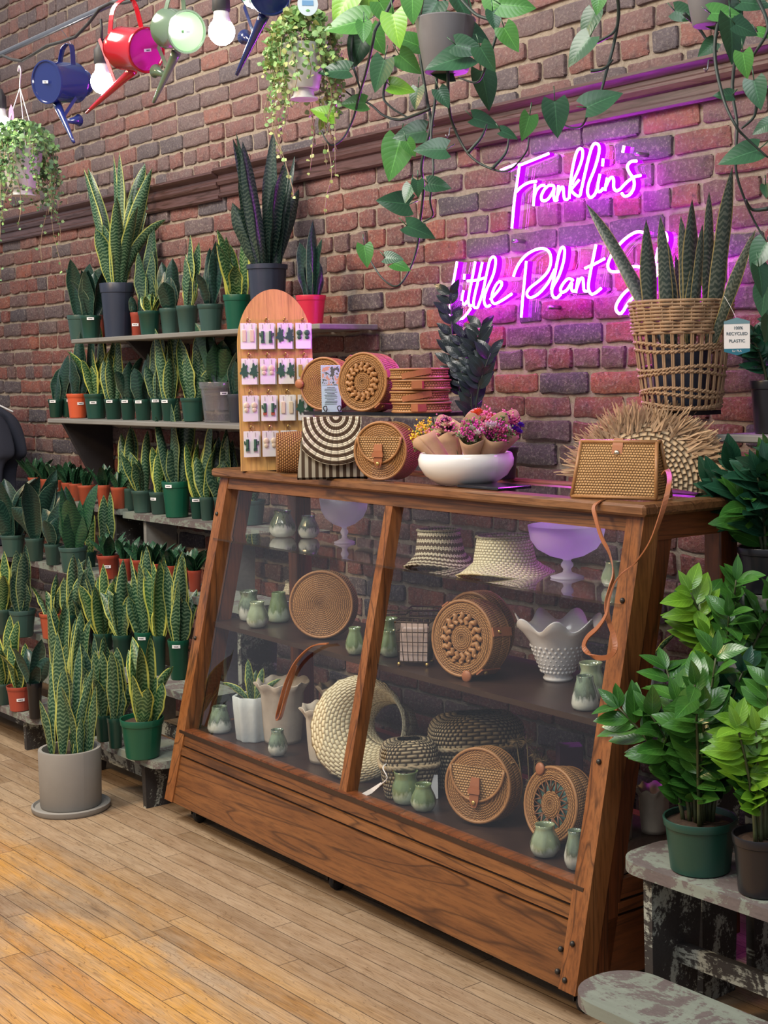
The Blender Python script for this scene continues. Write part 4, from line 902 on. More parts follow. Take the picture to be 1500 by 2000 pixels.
# round cane bags
def disc_uv(mb, R, y, sgn, p_stitch=.006, m=None, r0=0, z0=0):
    nR, nA = 10, 48; vs = []; uv = []
    for i in range(nR+1):
        r = r0+(R-r0)*i/nR
        for j in range(nA+1):
            a = 2*pi*j/nA; vs.append((r*cos(a), y-sgn*.004*sin(pi*i/nR), z0+r*sin(a))); uv.append((a*R*.62+r*1.2, r))
    fs = [(i*(nA+1)+j, i*(nA+1)+j+1, (i+1)*(nA+1)+j+1, (i+1)*(nA+1)+j) for i in range(nR) for j in range(nA)]
    mb.add(vs, fs, uv, m)
def round_bag(t, R, D, pattern='plain', flap=False, strap=False, tab=None):
    """disc bag standing on its rim, front face at local -Y, centre at z=R"""
    m = MB(); disc_uv(m, R*.93 if pattern == 'plain' else R*.93, -D/2, 1, r0=0 if pattern == 'plain' else R*.62, z0=R); disc_uv(m, R*.93, D/2, -1, z0=R)
    m.M = Matrix.Translation((0, 0, R)) @ Matrix.Rotation(pi/2, 4, 'X')
    m.lathe([(R*.93, -D/2), (R*.985, -D/2+.003), (R, -D/2+.012), (R, -.003), (R*.985, 0), (R, .003), (R, D/2-.012), (R*.985, D/2-.003), (R*.93, D/2)], 56); m.M = None
    b = m.build('body', M['rattan_d'], t, 50)
    for sg in (-1, 1):
        m = MB(); m.tube([(R*.955*cos(a), sg*D/2, R+R*.955*sin(a)) for a in [2*pi*k/40 for k in range(40)]], .0042, 6, closed=True); m.build('rim_coil', M['cane'], t)
    if pattern != 'plain':
        m = MB(); disc_uv(m, R*.36, -D/2, 1, z0=R); m.build('centre_disc', M['rattan_d'], t)
        m = MB(); disc_uv(m, R*.66, -D/2+.012, 1, z0=R); m.build('lining', [plain('lining_'+t.name, (.10, .05, .03) if pattern == 'petal' else (.10, .22, .20), .8, var=.5, scale=25)], t)
        m = MB(); n = 16 if pattern == 'petal' else 11
        for k in range(n):
            a0 = 2*pi*k/n; a1 = a0+2*pi/n*(.5); a2 = a0+2*pi/n
            q = lambda a, r: (r*cos(a), -D/2-.001, R+r*sin(a))
            if pattern == 'petal':
                m.tube(spline([q(a0, R*.38), q(a0+.16, R*.46), q(a1, R*.50), q(a0+.02, R*.58), q(a0+.1, R*.64)], 4), .0062, 6)
            else: m.tube([q(a0, R*.36), q(a1, R*.64), q(a2, R*.36)], .0026, 6); m.tube([q(a0, R*.36), q(a0, R*.63)], .0018, 5)
        m.build('openwork', M['cane'] if pattern == 'petal' else M['cane_d'], t)
    if tab:
        a = tab; m = MB(); m.M = Matrix.Translation((R*.97*cos(a), -D/2-.004, R+R*.97*sin(a))) @ Matrix.Rotation(pi/2, 4, 'X')
        m.lathe([(0, 0), (.014, 0), (.015, .003), (.012, .006), (0, .006)], 16); m.build('leather_tab', M['leather'], t)
    if strap:
        for a in (.25, 2.2, -.9):
            m = MB(); path = [(R*1.01*cos(a), y, R+R*1.01*sin(a)) for y in (-D*.55, -D*.2, D*.2, D*.55)]
            m.ribbon(path, .022, (-sin(a), 0, cos(a)), .004); m.build('leather_strap', M['leather'], t, False)
            m = MB(); m.ball((R*1.03*cos(a), -D*.2, R+R*1.03*sin(a)), .006); m.build('stud', M['brass'], t)
    if flap:
        m = MB(); nA = 24; vs = []; uv = []
        for i in range(9):
            k = i/8
            for j in range(nA+1):
                a = pi+pi*j/nA  # lower half ellipse
                x = R*.80*k*cos(a); z = R*1.46+R*.86*k*sin(a)*1.0
                vs.append((x, -D/2-.006-.004*(1-k), z)); uv.append((x, z))
        m.add(vs, [(i*(nA+1)+j, i*(nA+1)+j+1, (i+1)*(nA+1)+j+1, (i+1)*(nA+1)+j) for i in range(8) for j in range(nA)], uv)
        m.grid(lambda u, v: (R*.80*(u*2-1), -D/2-.006+v*D*.9, R*1.46+R*.30*sin(v*pi/2)*(1-.35*abs(u*2-1)**2)), 10, 6, None, R*1.6, D)
        m.build('flap', M['rattan_b'], t)
        m = MB(); m.tube([(R*.80*cos(a), -D/2-.008, R*1.46+R*.86*sin(a)) for a in [pi+pi*j/20 for j in range(21)]], .0035, 6); m.build('flap_edge', M['cane'], t)
        m = MB(); m.ribbon([(0, -D/2-.013, R*1.22), (0, -D/2-.015, R*1.0), (0, -D/2-.014, R*.62), (0, -D/2-.012, R*.44)], [.022, .026, .024, .012], (1, 0, 0), .004); m.ribbon([(-.016, -D/2-.018, R*.86), (.016, -D/2-.018, R*.86)], .012, (0, 0, 1), .004); m.build('closure', M['leather'], t, False)
        m = MB(); m.ball((0, -D/2-.017, R*.56), .006, sq=(1, .5, 1)); m.build('stud', M['brass'], t)
def rbag(label, u, v, w, z, D, rot, group='round cane bags', tilt=0, **k):
    p = onz(u, v, z); s_ = mpp(p); p = back(p, D*.5, z+(w*s_*.6 if z < 1 else 0), D*.5+(abs(sin(face(p)+rot))*w*s_*.42) if z < 1 else 0); t = thing('round_bag', p, label, 'bag', 0, group); t.rotation_euler = (tilt, 0, face(p)+rot)
    round_bag(t, w/2*s_, D, **k); return t
rbag('plain round spiral cane bag leaning behind the left pane, strap hanging below', 631, 1257, 136, ZB, .045, -.35, tilt=-.12)
t2 = rbag('round cane bag with petal openwork and leather tab, front of the middle-shelf pair', 915, 1338, 156, ZB, .07, -.65, tilt=-.12, pattern='petal', tab=-1.3, strap=True)
rbag('round cane bag standing behind the petal-openwork one, only its upper rim showing', 934, 1308, 152, ZB, .05, -.72, tilt=-.04)
rbag('half-round flap cane bag with leather closure on the bottom deck', 940, 1614, 148, ZD, .06, -.5, tilt=-.16, flap=True)
rbag('round cane bag with star openwork over turquoise lining at the lower right', 1084, 1655, 150, ZD, .06, -.80, tilt=-.20, pattern='star', tab=2.1)
p = onz(600, 1262, ZB)
m = MB(); f = lambda u, v, b: cab(*[0, 0, 0]) if 0 else hit(u, v, EY, EY.dot(CO)+b)
m.ribbon(spline([f(640, 1257, .13), f(610, 1262, .125), f(580, 1290, .12), f(560, 1330, .11), f(547, 1375, .10), f(541, 1403, .10), f(548, 1400, .10), f(562, 1350, .115), f(578, 1300, .13)], 5), .010, (.3, .9, .2), .003)
tag(m.build('bag_strap', M['leather'], None, False), 'brown leather strap hanging from the plain round bag in the left pane', 'strap')

# visors: flared crown with wide brim
def visor(label, u, v, w, h, z, mat, rz, crown=.45, striped=False):
    p = onz(u, v, z); s_ = mpp(p); R = w/2*s_; H = h*s_; p = back(p, R*.35, z+H*.4, R*.8)
    t = thing('straw_visor', p, label, 'hat', face(p)+rz, 'straw visors')
    m = MB(); n = 40; vs = []; uv = []; rows = 12
    for i in range(rows+1):
        k = i/rows
        for j in range(n+1):
            a = 2*pi*j/n
            fl = R*(1.0-.36*(k/.5)) if k < .5 else R*(.64-.10*(k-.5)/.5)
            zz_ = H*.32*(k/.5)**1.3 if k < .5 else H*(.32+.68*(k-.5)/.5)
            off = -R*.28*(1-k)
            wv = 1+.02*cos(a*26)*(i in (0, rows))
            vs.append((fl*cos(a)*wv, fl*sin(a)*.82*wv+off*.6, zz_+.010*sin(a*2)*(1-k))); uv.append((a*R*.9, k*(R*.5+H)))
    m.add(vs, [(i*(n+1)+j, i*(n+1)+j+1, (i+1)*(n+1)+j+1, (i+1)*(n+1)+j) for i in range(rows) for j in range(n)], uv)
    o = m.build('brim_and_crown', mat, t); sm = o.modifiers.new('thick', 'SOLIDIFY'); sm.thickness = .003
    m = MB(); m.tube([(R*.54*cos(a)*(1+.03*cos(a*26)), R*.54*sin(a)*.82, H+.001) for a in [2*pi*k/52 for k in range(52)]], .0035, 5, closed=True); m.build('braid_edge', M['straw'], t)
    return t
def stripes(name, ca, cb, p, wavy=.0):
    t = NT(name); s = t.node('SeparateXYZ', ins={0: t.uv()}); u, v = s.outputs[0], s.outputs[1]
    vv = t.math('ADD', v, t.math('MULTIPLY', t.math('SINE', t.math('MULTIPLY', u, 420)), wavy))
    k = t.math('LESS_THAN', t.math('FRACT', t.math('DIVIDE', vv, p)), .5)
    h = t.math('MULTIPLY', t.math('ABSOLUTE', t.math('SINE', t.math('MULTIPLY', v, pi/(p/4)))), t.math('ABSOLUTE', t.math('SINE', t.math('MULTIPLY', u, 330))))
    c = t.mix(k, ca, cb); c = t.mix(t.ramp(h, [(.05, (.6, .6, .6)), (.4, (0, 0, 0))]), c, tuple(q*.4 for q in ca)); t.set(c, .8, 0, .15); t.bump(h, .8, .002); return t.mat
M['stripe_v'] = stripes('striped_braid', (.10, .065, .04), (.60, .53, .38), .021, .0022)
M['stripe_c'] = stripes('striped_clutch', (.085, .055, .035), (.72, .67, .52), .019)
visor('dark-and-cream wavy striped straw visor behind the glass', 858, 1104, 156, 66, ZA, M['stripe_v'], .3)
visor('plain natural straw visor with wide scalloped brim beside the striped one', 985, 1124, 200, 70, ZA, M['straw'], .2)
visor('small natural straw visor lying flat in the shadow under the glass shelf', 590, 1160, 116, 22, ZB+.0, M['straw'], .2)
# big straw hat leaning on the deck
p = back(onz(690, 1537, ZD), .05); s_ = mpp(p); t = thing('straw_sun_hat', p, 'cream straw sun hat with open crown leaning upright behind the centre bar', 'hat'); t.rotation_euler = (-.26, 0, face(p)-.45)
R = 104*s_; m = MB(); n = 48; vs = []; uv = []
hx, hz, hr = R*.42, R*1.12, R*.44
for i in range(13):
    k = i/12
    for j in range(n+1):
        a = 2*pi*j/n; ox_, oz_ = R*cos(a)*(1+.015*cos(a*30)*(i == 0)), R*.98+R*sin(a)*(1+.015*cos(a*30)*(i == 0)); ix, iz = hx+hr*cos(a), hz+hr*.9*sin(a)
        vs.append((ox_+(ix-ox_)*k, .05*k*k-.022*sin(pi*k), oz_+(iz-oz_)*k)); uv.append((a*R*.7, k*R*.9))
m.add(vs, [(i*(n+1)+j, i*(n+1)+j+1, (i+1)*(n+1)+j+1, (i+1)*(n+1)+j) for i in range(12) for j in range(n)], uv)
o = m.build('brim', M['straw'], t); sm = o.modifiers.new('thick', 'SOLIDIFY'); sm.thickness = .004
m = MB(); m.grid(lambda u, v: (hx+hr*(1-.06*v)*cos(2*pi*u), .05+.055*v, hz+hr*.9*(1-.06*v)*sin(2*pi*u)), 40, 4, None, hr*6, .06); o = m.build('head_band', M['straw'], t); sm = o.modifiers.new('thick', 'SOLIDIFY'); sm.thickness = .008

# seagrass bags (rounded, lid seam with braid)
def seagrass(label, u, v, w, h, z, D, rz, handle=False):
    p = onz(u, v, z); s_ = mpp(p); W = w*s_; H = h*s_; p = back(p, D*.35, z+H*.7, D*.6); t = thing('seagrass_bag', p, label, 'bag', face(p)+rz, 'lidded seagrass bags')
    def shell(z0, z1, grow):
        def fn(uu, vv):
            a = uu*2*pi; e = .55
            ca, sa = cos(a), sin(a); sx = abs(ca)**e*(1 if ca > 0 else -1); sy = abs(sa)**e*(1 if sa > 0 else -1)
            zz_ = z0+(z1-z0)*vv
            k = (1-max(0, (vv-.15))**2.4*.9) if grow > 0 else (1-.14*(1-vv)**2)
            k = max(.02, k)*(1.03 if grow > 0 else 1)
            return (sx*W/2*k, sy*D/2*k, zz_ if grow < 0 else z0+(z1-z0)*sin(vv*pi/2))
        return fn
    m = MB(); m.grid(shell(.0, H*.58, -1), 40, 8, None, 2*(W+D), H*.58); m.build('body', M['seagrass'], t)
    m = MB(); m.grid(shell(H*.575, H, 1), 40, 12, None, 2*(W+D), H*.6); m.build('lid', M['seagrass'], t)
    m = MB()
    for k in range(2):
        P = []
        for j in range(61):
            a = 2*pi*j/60; e = .55; sx = abs(cos(a))**e*(1 if cos(a) > 0 else -1); sy = abs(sin(a))**e*(1 if sin(a) > 0 else -1)
            P.append((sx*W*.525, sy*D*.53+.002*sin(a*40+k*pi), H*.575+.004*cos(a*40+k*pi)))
        m.tube(P[:-1], .0045, 5, closed=True)
    m.build('braid', M['seagrass_p'], t); return t
seagrass('large domed seagrass bag at the back of the deck behind the flap cane bag', 932, 1540, 186, 142, ZD, .13, .15)
t = seagrass('smaller seagrass bag with a white swing tag left of the large domed one', 800, 1560, 112, 112, ZD, .10, .1)
m = MB(); f = lambda u, v, b=.075: hit(u, v, EY, EY.dot(CO)+b)
m.tube(spline([f(757, 1490, .10), f(748, 1500), f(756, 1520), f(740, 1535)], 5), .0015, 5); m.ribbon([f(745, 1530), f(725, 1545), f(703, 1556)], [.006, .012, .010], UP, .001)
tag(m.build('swing_tag', M['card'], None, False), 'white paper swing tag on a string at the smaller seagrass bag', 'tag')
m = MB(); m.box((0, 0, .03), (.028, .001, .06)); o = m.build('swing_tag', M['card'], None, False); o.location = onz(845, 1560, ZD)+V((0, 0, 0)); o.rotation_euler = (-.1, 0, face(o.location)); tag(o, 'plain white tag standing between the two seagrass bags', 'tag')

# wire soap baskets
def wire_basket(label, u, v, w, h, z, rz):
    p = onz(u, v, z); s_ = mpp(p); W = w*s_; H = h*s_; t = thing('wire_basket', p, label, 'basket', face(p)+rz, 'rusty wire baskets')
    D = W*.7; m = MB(); sq = lambda k, zz_: [(-W/2*k, -D/2*k, zz_), (W/2*k, -D/2*k, zz_), (W/2*k, D/2*k, zz_), (-W/2*k, D/2*k, zz_)]
    for i in range(5):
        zz_ = .012+H*i/4; m.tube(sq(.82+.18*i/4, zz_), .0014 if i < 4 else .0024, 5, closed=True)
    for i in range(7):
        x = -1+2*i/6
        for sg in (-1, 1): m.tube([(x*W/2*.82, sg*D/2*.82, .012), (x*W/2, sg*D/2, .012+H)], .0012, 4); m.tube([(sg*W/2*.82, x*D/2*.82, .012), (sg*W/2, x*D/2, .012+H)], .0012, 4)
    m.build('wires', M['wire'], t)
    for a, b in ((-1, -1), (1, -1), (1, 1), (-1, 1)):
        m = MB(); m.ball((a*W*.4, b*D*.4, .006), .006); m.build('foot', M['brass'], t)
    return t, W, D, H
t, W, D, H = wire_basket('wire basket holding paper-wrapped soap right of the olive vases', 812, 1298, 70, 78, ZB, -.25)
p = t.location; m = MB(); m.M = Matrix.Translation(p+V((0, 0, .014))) @ Matrix.Rotation(t.rotation_euler.z, 4, 'Z'); m.grid(lambda u, v: ((u-.5)*W*.78, (-.39+.15*v)*D*.9, v*H*.95), 6, 6); m.box((0, 0, H*.45), (W*.76, D*.6, H*.88), bev=.01)
tag(m.build('wrapped_soap', plain('tissue', (.50, .38, .33), .7, bump=.5, bscale=40), None, 40), 'pinkish tissue-wrapped packet inside the wire basket', 'packet')
wire_basket('second wire basket further back under the striped visor', 832, 1236, 66, 40, ZB, -.2)
wire_basket('third wire basket in the shadow behind the centre bar', 768, 1250, 60, 46, ZB, -.2)

# ruffled hobnail milk-glass bowl
p = back(onz(1090, 1330, ZB), .02, .70, .10); s_ = mpp(p); R = 78*s_; H = 118*s_
m = MB(); n = 96
def ruf(a_, z_, an, q): k = max(0, (z_/H-.55)/.45); return a_*(1+.09*k*cos(an*7)), z_+.016*k*k*sin(an*7+.9)
m.lathe([(0, .004), (R*.36, 0), (R*.38, H*.04), (R*.33, H*.08), (R*.44, H*.18), (R*.56, H*.34), (R*.64, H*.52), (R*.74, H*.68), (R*.90, H*.84), (R*1.05, H*.97), (R*1.03, H*.985), (R*.86, H*.85), (R*.70, H*.70), (R*.6, H*.5), (R*.4, H*.2), (0, H*.16)], n, fn=ruf)
for i in range(7):
    zz_ = H*(.16+.07*i); rr = R*(.42+.042*i)
    for j in range(26): a = 2*pi*(j+.5*(i % 2))/26; m.ball((rr*cos(a), rr*sin(a), zz_), .0042, seg=6)
o = m.build('ruffled_bowl', M['milk']); o.location = p; tag(o, 'white hobnail milk-glass bowl with a wavy ruffled rim on the middle shelf', 'bowl')

# textured white planters with small snake plants
def hex_planter(label, u, v, w, h, z, leaves_, seed):
    p = onz(u, v, z); s_ = mpp(p); r = w/2*s_*1.04; H = h*s_; p = back(p, r*.7, z+H*.7, r); t = thing('snake_plant', p, label, 'potted plant', .3, 'small snake plants in chiselled white planters')
    m = MB(); m.lathe([(0, .001), (r*.80, 0), (r*.84, .004), (r*.98, H*.75), (r, H-.003), (r*.97, H), (r*.88, H-.002), (r*.84, H*.5)], 48, fn=lambda a_, z_, an, q: (a_*(1-.05*(abs(((an/(pi/4)) % 1)-.5)*2 < .35)+.02*noise.noise((an*6, z_*60, seed)))*(cos(pi/8)/cos((an % (pi/4))-pi/8))**.8, z_))
    m.build('pot', M['textured'], t, 40); soil_mesh(r*.85, H*.85).build('soil', M['soil'], t)
    m = MB()
    for (az, ln, L, W) in leaves_: blade(m, (.01*cos(az), .01*sin(az), H*.85), az, ln*.7, ln*.5, L, W, TOCAM+random.uniform(-.4, .4), .5, nv=8)
    m.build('leaves', M['svb'], t); return t
hex_planter('small variegated snake plant in a chiselled white planter on the bottom deck, left pane', 497, 1482, 82, 92, ZD, ((3.6, 1.1, .10, .02), (3, .1, .125, .028), (1, .25, .10, .026), (.3, .95, .11, .018), (5, .3, .08, .026), (2, .35, .09, .024)), 1)
hex_planter('chiselled white planter with thin leaves, seen through the case side', 1262, 1374, 78, 86, ZB, ((2.5, .5, .10, .02), (.3, .8, .10, .014), (1, .15, .11, .022), (5, .5, .06, .014)), 2)

# fluted urns on the deck
def urn(label, u, v, w, h, z, mat='urn'):
    p = onz(u, v, z); s_ = mpp(p); r = w/2*s_; H = h*s_; p = back(p, r*.4)
    m = MB(); m.lathe([(0, .002), (r*.66, 0), (r*.68, .01), (r*.74, H*.4), (r*.78, H*.8), (r*.84, H*.9), (r, H), (r*.97, H+.002), (r*.8, H*.9), (r*.72, H*.8), (r*.62, H*.3), (0, H*.2)], 64, fn=lambda a_, z_, an, q: (a_*(1+.055*cos(an*9)*(z_ > H*.86)), z_+.004*sin(an*9)*(z_ > H*.86)))
    o = m.build('ruffle_rim_pot', M[mat]); o.location = p; tag(o, label, 'pot', 'aged pots with ruffled rims'); return o
urn('tall grey ruffle-rimmed pot behind the white planter in the left pane', 553, 1452, 108, 118, ZD)
urn('shorter cream ruffle-rimmed pot behind the leaning straw hat', 640, 1490, 106, 106, ZD, 'urn2')
urn('tall grey ruffle-rimmed pot at the back, partly behind the centre bar', 672, 1450, 104, 108, ZD)
urn('slim grey pot inside the case just right of the front post', 1213, 1640, 64, 150, ZD)
urn('cream ruffle-rimmed pot beside the green zz pot, at the rear right of the case', 1278, 1628, 76, 86, ZD, 'urn2')
# violet socket box with red led, small boxes at the back
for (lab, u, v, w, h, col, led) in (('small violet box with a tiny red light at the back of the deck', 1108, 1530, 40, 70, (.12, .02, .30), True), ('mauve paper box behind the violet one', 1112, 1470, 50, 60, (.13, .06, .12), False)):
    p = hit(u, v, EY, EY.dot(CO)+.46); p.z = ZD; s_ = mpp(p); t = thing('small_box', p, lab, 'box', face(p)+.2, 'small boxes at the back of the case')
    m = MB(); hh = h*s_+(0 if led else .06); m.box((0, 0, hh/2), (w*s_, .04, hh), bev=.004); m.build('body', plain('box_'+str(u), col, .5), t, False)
    if led: m = MB(); m.ball((-.003, -.0215, hh*.62), .002); m.build('indicator_light', M['led'], t)
# dried flower heads at the right back of the deck
p = hit(1040, 1560, EY, EY.dot(CO)+.33); p.z = ZD; t = thing('dried_flowers', p, 'bunch of fluffy brown dried flower heads behind the cane bags at lower right', 'dried flowers'); s_ = mpp(p)
rnd = random.Random(6); st = MB(); hd = MB()
for k in range(9):
    x, y, zz_ = rnd.uniform(-.05, .04), rnd.uniform(-.03, .03), rnd.uniform(.05, .17); st.tube([(x*.4, y*.4, 0), (x, y, zz_)], .0015, 4)
    for q in range(60):
        d = V((rnd.gauss(0, 1), rnd.gauss(0, 1), rnd.gauss(0, 1))).normalized(); hd.tube([(x, y, zz_), tuple(V((x, y, zz_))+d*rnd.uniform(.014, .022))], [.0016, .0005], 3, cap=False)
st.build('stems', M['twig'], t); hd.build('flower_heads', M['seagrass_p'], t)

# ---------------------------------------------------------------- on the counter
def cplane(u, v, b): return hit(u, v, EY, EY.dot(CO)+b)
# earring board
p = onz(545, 918, ZC); s_ = mpp(p); t = thing('earring_board', p, 'tall round-topped plywood board with brass pegs full of earring cards', 'display board', face(p)+.12); bt = t; t.rotation_euler.x = -.10
W, H = 146*s_, 356*s_; m = MB(); th = .018
out = [(-W/2, 0), (W/2, 0)]+[(W/2*cos(a), H-W/2*1.5+W/2*1.5*sin(a)) for a in [pi*k/28 for k in range(29)]]
vs = [(x, y, z) for y in (0, th) for x, z in out]; n = len(out)
m.add(vs, [list(range(n)), list(range(2*n-1, n-1, -1))]+[(i, n+i, n+(i+1) % n, (i+1) % n) for i in range(n)])
m.build('board', [wood('birch_board', ((.46, .25, .07), (.58, .33, .10), (.66, .42, .15)), .45, 'z', dark=(.30, .15, .05), wear=.1)], t, 30)
rows = [(.826, 4), (.632, 4), (.43, 4), (.235, 3)]; EB = []
for (k, nn) in rows:
    for j in range(4):
        x = (-.375+.25*j)*W*.98; z = k*H
        if abs(x) < W/2: m = MB(); m.tube([(x, 0, z), (x, -.042, z+.002)], .0028, 8); m.build('peg', M['brass'], t)
        if j < nn: EB.append((x, z, j, k))
kinds = ['leaf', 'dot', 'cactus', 'drop']
R0m = Matrix.Translation(p) @ Matrix.Rotation(t.rotation_euler.z, 4, 'Z') @ Matrix.Rotation(-.10, 4, 'X')
gm = plain('clay_green', (.03, .09, .055), .4); cm = plain('clay_cream', (.62, .52, .36), .5); rm = plain('clay_rust', (.35, .08, .04), .5); ym = plain('charm_gold', (.6, .45, .12), .3, .6)
desc = {(0, 0): ('cream drop earrings, top left card', 'drop', cm), (0, 1): ('green-and-cream gnome earrings, second card of the top row', 'cactus', gm), (0, 2): ('dark green leaf earrings on beads, third card of the top row', 'leaf', gm), (0, 3): ('small dark bow-like earrings, top right card', 'dot', gm),
 (1, 0): ('big green monstera earrings, left card of the second row', 'leaf', gm), (1, 1): ('cream hoop earrings, second card of the second row', 'dot', cm), (1, 2): ('green fan leaf on gold chain, third card of the second row', 'leaf', gm), (1, 3): ('gold sprig earrings, right card of the second row', 'drop', ym),
 (2, 0): ('cream clay shapes, left card of the third row', 'dot', cm), (2, 1): ('green cactus in a rust pot, second card of the third row', 'cactus', gm), (2, 2): ('cream square earrings, third card of the third row', 'drop', cm), (2, 3): ('green monstera leaf pair, right card of the third row', 'leaf', gm),
 (3, 0): ('green cactus earrings, left card of the bottom row', 'cactus', gm), (3, 1): ('cream rounded earrings, middle card of the bottom row', 'dot', cm), (3, 2): ('long green tab earrings, right card of the bottom row', 'drop', gm)}
ri = {.826: 0, .632: 1, .43: 2, .235: 3}
for (x, z, j, k) in EB:
    lab, kd, mt = desc[(ri[k], j)]
    for lay in range(2):
        wp = R0m @ V((x+lay*.006, -.030+lay*.014, z))
        c = thing('earring_card', wp-V((0, 0, .0)), 'white card with '+lab if not lay else 'white card behind the one with '+lab.split(',')[0]+', row '+['one', 'two', 'three', 'four'][ri[k]], 'earrings', t.rotation_euler.z+random.uniform(-.1, .1), 'earring cards hung on the board')
        cw, chh = .046, .078; m = MB(); m.box((0, 0, -.012-chh/2), (cw, .0012, chh)); m.build('card', M['card'], c, False)
        m = MB(); m.tube([(-.004, 0, -.016), (-.005, -.001, -.004), (0, -.001, .004), (.005, -.001, -.004), (.004, 0, -.016)], .0008, 4); m.build('hook', M['silver'], c)
        if lay: continue
        for sg in (-1, 1):
            m = MB(); cx_ = sg*.0085; m.M = Matrix.Translation((0, 0, .012)) @ Matrix.Scale(1.38, 4); m.tube([(cx_, -.002, -.020), (cx_, -.003, -.030)], .0007, 4, 1)
            y = -.0035; zc = -.045
            if kd == 'leaf':
                m.prism([(0, 0), (1, 0), (1, 1)], 0) if 0 else None
                P = []
                for q in range(24): a = 2*pi*q/24; rr = .0105*(1-.35*(abs(sin(a*3.5)) > .85))*(1.15 if sin(a) > 0 else 1.35*abs(sin(a))*.6+.55); P.append((cx_*1.25+rr*cos(a)*.9, zc-rr*sin(a)*1.25))
                vs = [(a, b, c_) for b in (y, y+.002) for a, c_ in P]; nn = 24; m.add(vs, [list(range(nn))[::-1], list(range(nn, 2*nn))]+[(i, (i+1) % nn, nn+(i+1) % nn, nn+i) for i in range(nn)])
            elif kd == 'cactus':
                m.tube([(cx_, y, zc-.010), (cx_, y, zc+.010)], .0035, 6); m.tube([(cx_, y, zc-.002), (cx_+sg*.006, y, zc), (cx_+sg*.006, y, zc+.006)], .0018, 5); m.box((cx_, y, zc-.013), (.008, .003, .006), 2 if ri[k] == 2 else 0)
            elif kd == 'dot': m.ball((cx_, y, zc+.006), .0065, sq=(1, .3, 1)); m.ball((cx_, y, zc-.004), .005, sq=(1, .3, 1))
            else: m.box((cx_, y, zc), (.009, .002, .026), bev=.002)
            m.build('earring', [mt, M['silver'], rm], c, 40)

# rattan barrel clutch
p = onz(578, 924, ZC); s_ = mpp(p); t = thing('cane_clutch', p, 'small barrel-shaped cane clutch with a knotted loop, beside the earring board', 'bag', face(p)+.1)
W, H = 74*s_, 82*s_; D = .06
def barrel(uu, vv):
    a = uu*2*pi; return ((vv-.5)*W, -cos(a)*D/2*(.8+.2*(1-abs(vv-.5)*2)), H/2-sin(a)*H/2*(.94+.06*sin(pi*vv)))
m = MB(); m.grid(barrel, 28, 10, None, H*2.6, W)
for sg in (0, 1): m.add([barrel(j/28, sg) for j in range(28)], [list(range(28))[::(1 if sg else -1)]])
m.build('body', M['rattan'], t, 40)
m = MB(); m.tube(spline([(W*.30, -D*.45, H*.96), (W*.36, -D*.6, H*.86), (W*.44, -D*.55, H*.72), (W*.48, -D*.4, H*.82), (W*.42, -D*.6, H*.95), (W*.34, -D*.6, H*.78)], 4), .004, 6); m.build('loop', M['cane_d'], t)

# striped envelope clutch
p = onz(650, 934, ZC); s_ = mpp(p); t = thing('striped_clutch', p, 'brown-and-cream striped woven envelope clutch with concentric flap', 'bag', face(p)-.02); t.rotation_euler.x = -.25
W, H = 138*s_, 118*s_; D = .035; k = .82
def env(y, sg):
    return lambda u, v: ((u-.5)*W*(1-.20*v), y-sg*.012*sin(pi*u)*sin(pi*v), v*H)
m = MB(); m.grid(env(-D/2, 1), 12, 10, None, 1, 1); m.grid(env(D/2, -1), 12, 10); m.uv = [[(vv[1]*0+m.v[i][2]*0+0, m.v[i][0]) for i, vv in zip(f_, u_)] for f_, u_ in zip(m.f, m.uv)]
m.grid(lambda u, v: ((-.5)*W*(1-.2*v), (u-.5)*D, v*H), 2, 8); m.grid(lambda u, v: ((.5)*W*(1-.2*v), (u-.5)*D, v*H), 2, 8); m.grid(lambda u, v: ((u-.5)*W*.8, (v-.5)*D, H), 8, 2); m.build('body', M['stripe_c'], t, 50)
m = MB(); vs = []; uv = []; n = 30
for i in range(11):
    r = H*.80*i/10
    for j in range(n+1):
        a = pi+pi*j/n; x = r*cos(a)*.95+W*.06; vs.append((max(-W*.42, min(W*.42, x)), -D/2-.020, H*.99+r*sin(a)*1.02)); uv.append((a*.05, r))
m.add(vs, [(i*(n+1)+j, i*(n+1)+j+1, (i+1)*(n+1)+j+1, (i+1)*(n+1)+j) for i in range(10) for j in range(n)], uv); o = m.build('flap', M['stripe_c'], t); sm = o.modifiers.new('thick', 'SOLIDIFY'); sm.thickness = .004

rbag('half-round flap cane bag with leather tongue, front of the counter', 757, 940, 116, ZC, .09, -.45, tilt=-.05, flap=True)
# clear sign holder
p = onz(748, 945, ZC); t = thing('sign_holder', p, 'small clear acrylic sign holder in front of the flap cane bag', 'sign holder', face(p)); s_ = mpp(p)
m = MB(); m.box((0, 0, .025), (.058, .002, .05)); m.box((0, .014, .0015), (.058, .028, .003)); m.build('acrylic', M['acrylic'], t, False)
